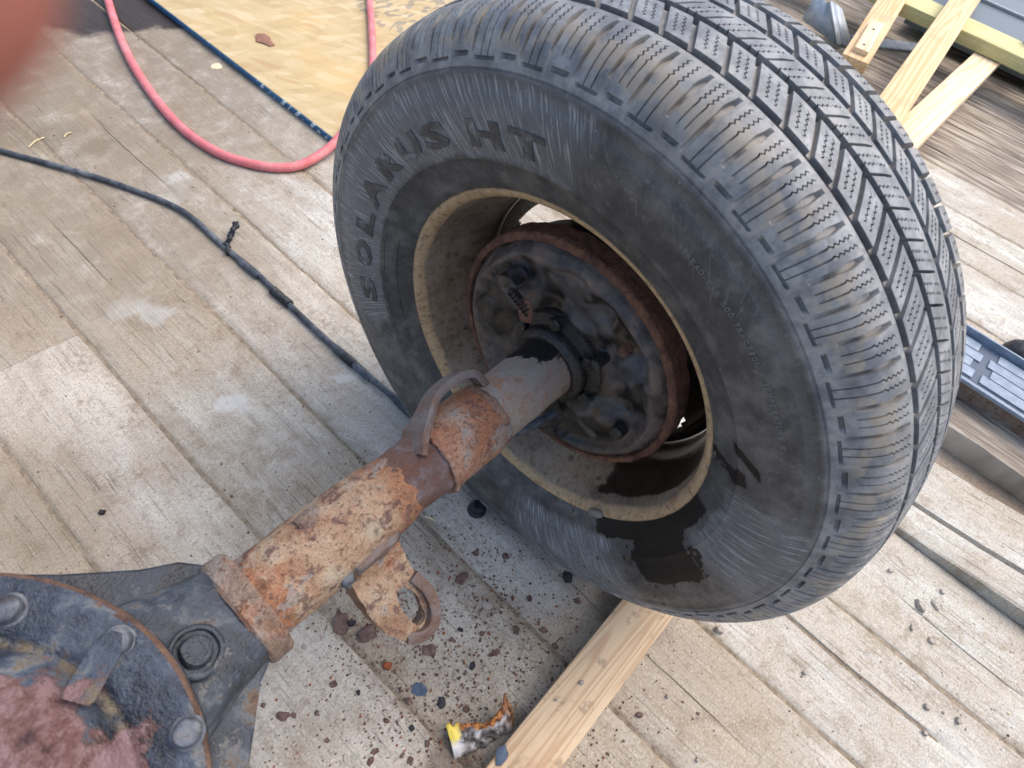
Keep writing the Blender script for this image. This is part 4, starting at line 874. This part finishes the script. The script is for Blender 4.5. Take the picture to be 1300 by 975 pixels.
# ------------------------------------------------------------------ chock stud, nut, scrap
stud = lumber('stud', (-.62, -.257, .002), (.06, -.2555, .002), .066, .037, M_stud, bev=.0025, amp=.0006, cuts=24)
tag(stud, 'planed pine stud lying under the tyre as a chock', 'lumber')
pn = at(605, 648); nutp = [(.0135, 0), (.0145, .002), (.0140, .005), (.0105, .0062), (.0098, .0085), (.0105, .0095), (.0104, .016), (.0088, .0182), (.0060, .0186), (.0050, .0150), (.001, .0148)]
nut = empty('cap_nut', (pn[0], pn[1], .0005)); tag(nut, 'small black rubber bleeder cap standing on the boards below the strap bracket', 'cap')
for nm, sl in (('flange', nutp[:5]), ('cap', nutp[4:])):
    V = []; nn = 28
    for r, u in sl:
        for k in range(nn): V.append((r * cos(2 * pi * k / nn), r * sin(2 * pi * k / nn), u))
    F = list(grid_faces(len(sl), nn, wrap=True)) + [tuple(range((len(sl) - 1) * nn, len(sl) * nn))]; mesh(nm, V, F, M_blk, nut, 35)
def scrap():
    b = NB('scorched_scrap', .55, .5); P = b.obj(); n1 = b.noise(P, 42, 3, .6, .6); n2 = b.noise(P, 200, 3, .6); tt = b.attr('t'); vv = b.attr('v')
    c = b.ramp(n1, [(.36, S(60, 54, 52)), (.46, S(128, 122, 118)), (.55, S(196, 194, 192)), (.68, S(226, 222, 216))])
    vb = b.ma('ADD', vv, b.ma('MULTIPLY', b.ma('SUBTRACT', n1, .5), .8)); c = b.mix(b.mr(vb, .62, .8), c, b.ramp(n2, [(.35, S(70, 42, 24)), (.55, S(168, 102, 42)), (.7, S(206, 152, 84))]))
    c = b.mix(b.ma('MULTIPLY', b.mr(tt, .20, .10), b.mr(vb, .45, .6)), c, S(240, 214, 92)); c = b.mix(b.mr(tt, .62, .95), c, b.ramp(n2, [(.4, S(66, 44, 30)), (.6, S(150, 96, 48))]))
    b.set('Base Color', c); b.bump(n1, .5, .002)
    top = catmull([at(566, 922, z=.014), at(585, 918, z=.018), at(611, 917, z=.024), at(626, 910, z=.032), at(637, 894, z=.040), at(640, 879, z=.046)], 8)
    bot = catmull([at(577, 964, z=.002), at(597, 955, z=.002), at(622, 943, z=.003), at(640, 931, z=.005), at(650, 926, z=.012), at(652, 905, z=.030)], 8); m, nv = len(top), 10; V, T_, U_ = [], [], []
    for i in range(m):
        for j in range(nv):
            v = j / (nv - 1); p = bot[i] * (1 - v) + top[i] * v; p = p + np.array([0, 0, .004 * sin(v * pi) + .0022 * mnoise.noise(Vector((i * .55, j * .8, 1)))]) + np.array([.003, .003, 0]) * mnoise.noise(Vector((i * .4, j * .3, 5)))
            V.append(p); T_.append(i / (m - 1)); U_.append(v)
    c0 = np.mean(V, axis=0); c0[2] = 0
    o = mesh('metal_scrap', np.array(V) - c0, grid_faces(m, nv), b.m, None, 180); o.location = c0
    for nm, A in (('t', T_), ('v', U_)):
        q = o.data.attributes.new(nm, 'FLOAT', 'POINT'); q.data.foreach_set('value', np.array(A, np.float32))
    md = o.modifiers.new('thickness', 'SOLIDIFY'); md.thickness = .0014; return o
tag(scrap(), 'torn white and scorched orange scrap curled up against the pine stud', 'scrap')
# ------------------------------------------------------------------ flakes of rust and paint
tag(flake('rust_flake', 432, 791, 22, 38, .25, M_fl[0], 0, .003, 3, 12), 'largest flat brown rust flake on the boards left of the slotted bracket', 'rust flake')
tag(flake('rust_flake', 467, 804, 30, 20, .5, M_fl[0], 0, .008, 4, 12), 'thick dark rust lump beside the tip of the slotted bracket', 'rust flake')
tag(flake('pebble', 447, 792, 12, 9, 0, M_fl[1], 0, .006, 5), 'round black pebble between two big rust flakes', 'pebble')
tag(flake('rust_flake', 492, 846, 13, 11, 0, M_fl[2], 0, .004, 6), 'small bright orange rust flake below the slotted bracket', 'rust flake')
tag(flake('paint_flake', 533, 876, 18, 22, .7, M_fl[3], 0, .002, 7, 9), 'blue grey paint flake on the boards above the curled scrap', 'paint flake')
tag(flake('paint_flake', 637, 960, 18, 30, -.5, M_fl[3], .039, .002, 8, 11), 'blue grey paint flake stuck on the pine stud', 'paint flake')
tag(flake('oil_flake', 721, 733, 13, 18, .3, M_fl[1], 0, .002, 9), 'black oily flake on the boards close under the tyre', 'flake')
tag(flake('pebble', 130, 651, 10, 7, 0, M_fl[1], 0, .005, 10), 'single dark pebble on the bare boards left of the axle', 'pebble')
tag(flake('stone', 913, 800, 13, 11, 0, M_fl[4], 0, .006, 11), 'pinkish grey stone on the pale boards below the tyre', 'stone')
tag(flake('stone', 1167, 770, 11, 15, .4, M_fl[4], 0, .007, 12), 'largest grey stone in the gravel patch by the lifted board', 'stone')
for i, (px, py, w_, h_) in enumerate(((545, 826, 18, 17), (586, 735, 21, 12), (618, 769, 12, 17), (655, 800, 13, 9), (642, 707, 9, 8), (628, 829, 18, 8), (600, 845, 11, 9), (423, 869, 9, 11), (555, 777, 8, 16), (386, 821, 8, 7), (604, 703, 8, 7), (359, 909, 12, 21), (373, 908, 8, 9), (523, 925, 9, 9), (476, 954, 12, 9), (470, 967, 13, 11), (439, 963, 12, 9), (521, 965, 8, 12), (543, 944, 7, 12), (520, 890, 9, 15), (560, 893, 15, 13), (592, 901, 8, 9), (334, 896, 7, 7), (429, 916, 9, 7), (511, 959, 9, 6), (733, 763, 8, 10), (705, 820, 9, 8), (585, 800, 8, 7), (672, 760, 8, 8), (690, 800, 7, 9), (650, 850, 9, 7), (612, 805, 7, 8), (573, 812, 8, 6), (402, 905, 8, 7), (455, 880, 8, 7), (490, 915, 9, 7), (415, 940, 8, 8), (617, 850, 9, 8))):
    tag(flake('rust_flake', px, py, w_, h_, i * .7, M_fl[(0, 0, 4, 0, 0, 0, 1)[i % 7]], 0, .0022, i), 'small dull rust flake scattered on the boards below the axle tube', 'rust flake', 'rust flakes below the axle')
for i, (px, py, w_, h_) in enumerate(((1188, 769, 9, 13), (1181, 813, 9, 10), (811, 908, 7, 13), (1021, 855, 6, 6), (1176, 898, 8, 8), (1216, 915, 9, 8), (1173, 931, 7, 6), (1130, 725, 10, 5), (1157, 798, 9, 6), (1195, 752, 6, 6), (847, 885, 6, 6), (885, 965, 7, 6))):
    tag(flake('stone_chip', px, py, w_, h_, i * .9, M_fl[4] if i != 2 else M_fl[0], 0, .004, i + 50), 'small grey stone chip on the pale boards right of the pine stud', 'stone chip', 'stone chips on the pale boards')
ORD = ['nearest', 'second nearest', 'third nearest', 'fourth nearest', 'fifth nearest', 'sixth nearest', 'seventh nearest', 'eighth nearest', 'ninth nearest', 'tenth nearest']
def single_out(objs, what, anchors):
    pos_ = [np.array(o.location)[:2] for o in objs]
    for i, o in enumerate(objs):
        best = min((sum(np.linalg.norm(q - a_) < np.linalg.norm(pos_[i] - a_) for q in pos_), nm) for nm, a_ in anchors.items())
        o['label'] = f'{what}, the {ORD[best[0]]} one to {best[1]}' if best[0] < 10 else o['label']
XY = lambda px, py: at(px, py)[:2]
single_out([o for o in col.objects if o.get('group') == 'rust flakes below the axle'], 'small rust flake', {'the curled scrap': XY(605, 935), 'the slotted bracket tip': XY(520, 815), 'the black cap': XY(605, 648), 'the differential': XY(312, 930), 'the tyre': XY(760, 745), 'the orange flake': XY(492, 846), 'the blue grey flake': XY(533, 876), 'the bottom photo edge': XY(450, 985), 'the largest flake': XY(432, 791), 'the upper end of the stud': XY(790, 770), 'the oily black flake': XY(721, 733), 'the stud middle': XY(700, 870)})
single_out([o for o in col.objects if o.get('group') == 'stone chips on the pale boards'], 'small stone chip', {'the largest grey stone': XY(1167, 770), 'the pinkish stone': XY(913, 800), 'the bottom right corner': XY(1300, 975), 'the lifted board': XY(1200, 720), 'the stud': XY(760, 930)})
for i, (px, py, z_, w_) in enumerate(((738, 867, .039, 7), (706, 889, .039, 5))):
    tag(flake('grit', px, py, w_, w_ - 1, .3, M_fl[4], z_, .003, 80 + i), ('dark crumb in the middle of the pine stud', 'smaller dark crumb nearer the left edge of the pine stud')[i], 'crumb')
def crumbs(name, n, sampler, mats, smin, smax, label, cat):
    V, F, I = [], [], []; rr = random.Random(n)
    for k in range(n):
        x, y = sampler(rr); s = smin * (smax / smin) ** (rr.random() ** 2.2); m = rr.choice((4, 5, 5, 6)); a0 = rr.random() * 6; b0 = len(V); el = rr.uniform(.5, 1)
        for i in range(m):
            q = a0 + 2 * pi * i / m; d = s * rr.uniform(.6, 1.1); V.append((x + d * cos(q), y + d * el * sin(q), -.0006))
        for i in range(m): V.append(((V[b0 + i][0] * .75 + x * .25), (V[b0 + i][1] * .75 + y * .25), min(.003, s * rr.uniform(.35, .8))))
        F += [(b0 + i, b0 + (i + 1) % m, b0 + m + (i + 1) % m, b0 + m + i) for i in range(m)] + [tuple(range(b0 + m, b0 + 2 * m))]; I += [rr.randrange(len(mats))] * (m + 1)
    o = mesh(name, V, F, None, None, flat=True)
    for mt in mats: o.data.materials.append(mt)
    o.data.polygons.foreach_set('material_index', I); stuff(o); o['label'] = label; o['category'] = cat
def s1(r): 
    while True:
        x, y = r.gauss(-.30, .15), r.gauss(-.11, .12)
        if -.72 < x < -.02 and (y > -.222 or y < -.292): return x, y
crumbs('rust_crumbs', 8000, s1, [M_fl[0]] * 8 + [M_fl[2], M_fl[4]], .0004, .0030, 'fine rust crumbs peppering the boards under the axle', 'rust crumbs')
def s2(r): return r.uniform(-.75, .35), r.uniform(-.75, 1.6)
crumbs('scattered_grit', 1500, s2, [M_fl[0], M_fl[0], M_fl[4]], .0005, .0022, 'sparse dark grit scattered over the whole deck', 'grit')
def s3(r):
    t = r.random(); return .335 - .16 * abs(r.gauss(0, .5)) + .0 * t, -.50 - .22 * r.random() - .02
crumbs('gravel_patch', 260, s3, [M_fl[4], M_chip, M_fl[4]], .0008, .0030, 'patch of fine gravel beside the lifted pale board', 'gravel')
M_straw = flat('straw', [S(200, 178, 128), S(226, 210, 168)])
for (a_, b_), lab in zip((((36, 187), (56, 174)), ((81, 174), (91, 168)), ((540, 656), (553, 662))), ('longer straw by the black cable at the far left of the deck', 'short straw by the black cable near the corner', 'thin white splinter on the boards beside the black cap')):
    A, B = at(*a_, z=.002), at(*b_, z=.002); tag(sweep('straw', [A, (A + B) / 2 + np.array([0, .002, .002]), B], [.0012, .0014, .0007], M_straw, None, 6), lab, 'straw')

# ------------------------------------------------------------------ timbers and running board right of the wheel
tm = lumber('timber', (.665, -2.0, -.004), (.665, -.05, -.004), .10, .055, M_old, bev=.008, amp=.004, cuts=60); tm.color = (.52, .48, .44, 1); tag(tm, 'dark weathered timber lying beyond the lifted pale board', 'timber')
sb = boxmesh('steel_channel', (.705, -1.9, -.002), (.82, -.1, .088), M_collar, None, .003, .0012, 20, 40); tag(sb, 'rust stained steel channel under the grey running board', 'channel')
b = NB('blue_grey_plastic', .45, .4); n1 = b.noise(b.pos(), 60, 4); b.set('Base Color', b.ramp(n1, [(.3, S(110, 124, 140)), (.7, S(136, 150, 166))])); M_run = b.m
rbz = .0905
rb = boxmesh('running_board', (.690, -1.9, .0890), (.822, -.1, .0975), M_run, None, .0025); tag(rb, 'blue grey ribbed plastic running board on the rusty channel', 'running board')
b = NB('dark_plastic_gap', .6, .3); b.set('Base Color', S(84, 96, 110)); M_gap = b.m
boxmesh('tread_bed', (.699, -1.88, .0972), (.812, -.12, .0986), M_gap, rb, .0004)
for ya, yb_ in ((-1.86, -.462), (-.448, -.14)):
    for k in range(4): boxmesh('tread_rib', (.702 + k * .0275, ya + .012 * (k % 2), .0984), (.702 + k * .0275 + .0252, yb_ - .012 * (k % 2) * (yb_ < -.3), .1018), M_run, rb, .0012)
boxmesh('back_lip', (.8165, -1.9, .0970), (.8215, -.1, .116), M_run, rb, .002)
boxmesh('apron', (.824, -1.9, .050), (.872, -.1, .060), M_run, rb, .002); boxmesh('apron_wall', (.8225, -1.9, .05), (.8235, -.1, .09), M_run, rb, 0)
kc = at(1296, 466, z=.05); V = []
for i, (r, u) in enumerate([(.044, -.07), (.044, .0), (.041, .016), (.032, .030), (.018, .038), (.004, .041)]):
    for k in range(32): V.append((r * cos(2 * pi * k / 32), u, r * sin(2 * pi * k / 32)))
pc = mesh('end_cap', V, list(grid_faces(6, 32, wrap=True)) + [tuple(range(5 * 32, 6 * 32))], M_blk, None, 40); pc.location = (kc[0] + .02, kc[1] + .01, .046)
tag(pc, 'black rounded rubber end cap behind the running board', 'end cap')
# ------------------------------------------------------------------ lumber pile at the upper right
tD = lumber('treated_beam', (2.31, -1.6, .104), (2.31, 1.5, .104), .145, .040, M_treat, bev=.004); tag(tD, 'yellow green treated beam lying across the pine pieces', 'lumber')
bC = lumber('pine_brace', (1.20, -.035, .064), (2.34, -.030, .064), .085, .038, M_pinel, bev=.003); tag(bC, 'pale pine piece with pink grain, its end under the yellow beam', 'lumber')
blk = lumber('spacer_block', (1.20, -.075, -.002), (1.34, -.075, -.002), .09, .066, M_pine, bev=.003); tag(blk, 'short pine block behind the tyre under the pale pine piece', 'lumber')
blk2 = lumber('spacer_block', (2.25, .9, -.002), (2.40, .9, -.002), .09, .104, M_brn, bev=.003); tag(blk2, 'short block holding up the far end of the yellow beam', 'lumber')
blk3 = lumber('spacer_block', (2.25, -.9, -.002), (2.40, -.9, -.002), .09, .104, M_brn, bev=.003); tag(blk3, 'short block holding up the near end of the yellow beam', 'lumber')
bB = lumber('pine_stud', (1.22, .010, .098), (3.10, .238, .178), .086, .038, M_pine, bev=.003); tag(bB, 'long bright pine stud crossing over the yellow beam', 'lumber')
bA = lumber('pine_board', (1.80, .255, .050), (2.90, .46, .21), .085, .038, M_pine, bev=.003); tag(bA, 'tan pine board with a small block nailed near its end', 'lumber')
nb_ = boxmesh('nailed_block', (.03, -.024, .0382), (.22, .022, .054), M_pinel, bA, .0025)
for k in (.06, .165): 
    o = turned('nail_head', k, 0, [(.0045, .0538), (.0045, .0552), (.003, .0558)], M_bolt, bA, 14, 30, 0, 0)
bE = lumber('brown_board', (2.36, -.13, .145), (3.4, -.30, .145), .09, .038, M_brn, bev=.003); tag(bE, 'brown board beyond the yellow beam at the right edge', 'lumber')
b = NB('slate_plastic', .4, .4); b.set('Base Color', S(92, 104, 112)); M_slate = b.m
gp = boxmesh('grey_panel', (2.44, -.9, .03), (3.6, .30, .055), M_slate, None, .006); tag(gp, 'slate grey plastic panel behind the yellow beam', 'panel')
for k in range(3): boxmesh('panel_rib', (2.66 + k * .3, -.88, .0548), (2.674 + k * .3, .28, .066), flat('pale_rib', [S(150, 160, 166), S(176, 184, 188)]) if k == 0 else bpy.data.materials['pale_rib'], gp, .002)
b = NB('galvanised_steel', .5, .5, .1); n1 = b.noise(b.pos(), 40, 4); b.set('Base Color', b.ramp(n1, [(.3, S(150, 160, 168)), (.7, S(190, 198, 202))])); M_galv = b.m
A0, B0, C0, D0 = at(1061, 57, z=.015), at(1050, 3, z=.11), at(1018, 25, z=.02), at(1035, -8, z=.10)
def sheet(name, quads, mat, parent, th=.0012):
    V, F = [], []
    for q in quads: F.append(tuple(range(len(V), len(V) + len(q)))); V += [tuple(p) for p in q]
    o = mesh(name, V, F, mat, parent, 30); md = o.modifiers.new('thickness', 'SOLIDIFY'); md.thickness = th; return o
fe = empty('metal_flashing', tuple(A0)); tag(fe, 'bent galvanised flashing standing behind the top of the tyre', 'flashing')
r1 = at(1063, 57, z=.03); r2 = at(1054, 2, z=.125); r3 = at(1069, 56, z=.012); r4 = at(1058, 2, z=.105)
kid(sheet('flat_leaf', [(C0, A0, B0, D0)], M_galv, None), fe); kid(sheet('ridge', [(A0, r1, r2, B0), (r1, r3, r4, r2)], M_galv, None), fe); kid(sheet('return_leaf', [(r3, r3 + np.array([.04, -.03, -.008]), r4 + np.array([.04, -.03, -.02]), r4)], M_galv, None), fe)
ms = lumber('metal_strip', tuple(at(1085, 52, z=.002)), tuple(at(1185, 64, z=.002)), .065, .006, M_galv, bev=.001); tag(ms, 'pale galvanised strip lying between the pine pieces', 'metal strip')

# ------------------------------------------------------------------ photographer's hand, a finger close to the lens
def cp_(x, y, z): return CAM + ROT.T @ np.array([x, y, z])
b = NB('skin', .5, .4); n1 = b.noise(b.obj(), 90, 4, .6); b.set('Base Color', b.ramp(n1, [(.3, S(140, 84, 72)), (.7, S(160, 100, 86))])); b.set('Subsurface Weight', .15); b.set('Subsurface Radius', (.006, .002, .001)); b.bump(b.vor(b.obj(), 900), .2, .0004); M_skin = b.m
def hand():
    tip = np.array([-.0216, -.0140, .0180]); k = [np.array(v) for v in ((-.040, -.040, .017), (-.068, -.068, .020), (-.092, -.086, .002))]
    parts = [([tip, tip + (k[0] - tip) * .35, k[0], k[1], k[2]], (.0080, .0084, .0085, .0090, .0105))]
    kn = k[2]; side = np.array([-.55, .60, -.35]); side /= np.linalg.norm(side); out = np.array([.42, .30, .10])
    for i, ln_ in enumerate((.95, .88, .72)):
        b0 = kn + side * .021 * (i + 1); d1 = np.array([.55, .10, .55]); d1 /= np.linalg.norm(d1); p1 = b0 + d1 * .036 * ln_; p2 = p1 + np.array([.35, .35, .05]) * .045 * ln_; p3 = p2 + np.array([-.1, .5, -.3]) * .035 * ln_
        parts.append(([b0, p1, p2, p3], (.0102, .0092, .0084, .0066)))
    wrist = kn + side * .035 + np.array([-.075, -.03, -.055])
    for i in range(4): parts.append(([kn + side * .021 * i, (kn + side * .021 * i + wrist) / 2, wrist + side * (.008 * (i - 1.5))], (.0108, .0135, .0165)))
    tb_ = wrist + np.array([.012, -.020, .028]); parts.append(([wrist + np.array([0, -.01, .005]), tb_ + np.array([.012, .0, .004]), tb_ + np.array([.034, .012, .014]), tb_ + np.array([.052, .026, .014])], (.016, .0135, .0105, .0075)))
    parts.append(([wrist, wrist + np.array([-.05, -.01, -.045]), wrist + np.array([-.16, -.01, -.16]), wrist + np.array([-.26, .0, -.26])], (.024, .025, .032, .038)))
    bm = bmesh.new()
    for P_, R_ in parts:
        P2 = catmull([cp_(*p) for p in P_], 8); R2 = np.interp(np.linspace(0, 1, len(P2)), np.linspace(0, 1, len(R_)), R_)
        o = sweep('tmp', P2, R2, None, None, 14); bm.from_mesh(o.data); bpy.data.objects.remove(o)
        for e_, r_ in ((P2[0], R2[0]), (P2[-1], R2[-1])): bmesh.ops.create_icosphere(bm, subdivisions=2, radius=r_, matrix=Matrix.Translation(Vector(e_)))
    c0 = Vector(cp_(*wrist))
    for v in bm.verts: v.co -= c0
    me = bpy.data.meshes.new('hand'); bm.to_mesh(me); bm.free(); me.materials.append(M_skin); o = bpy.data.objects.new('hand', me); col.objects.link(o); o.location = c0
    m1 = o.modifiers.new('fuse', 'REMESH'); m1.mode = 'VOXEL'; m1.voxel_size = .0016; m1.use_smooth_shade = True
    m2 = o.modifiers.new('soften', 'SMOOTH'); m2.iterations = 6; m2.factor = .6
    return o
tag(hand(), 'blurred pink fingertip of a hand at the top left corner', 'hand')
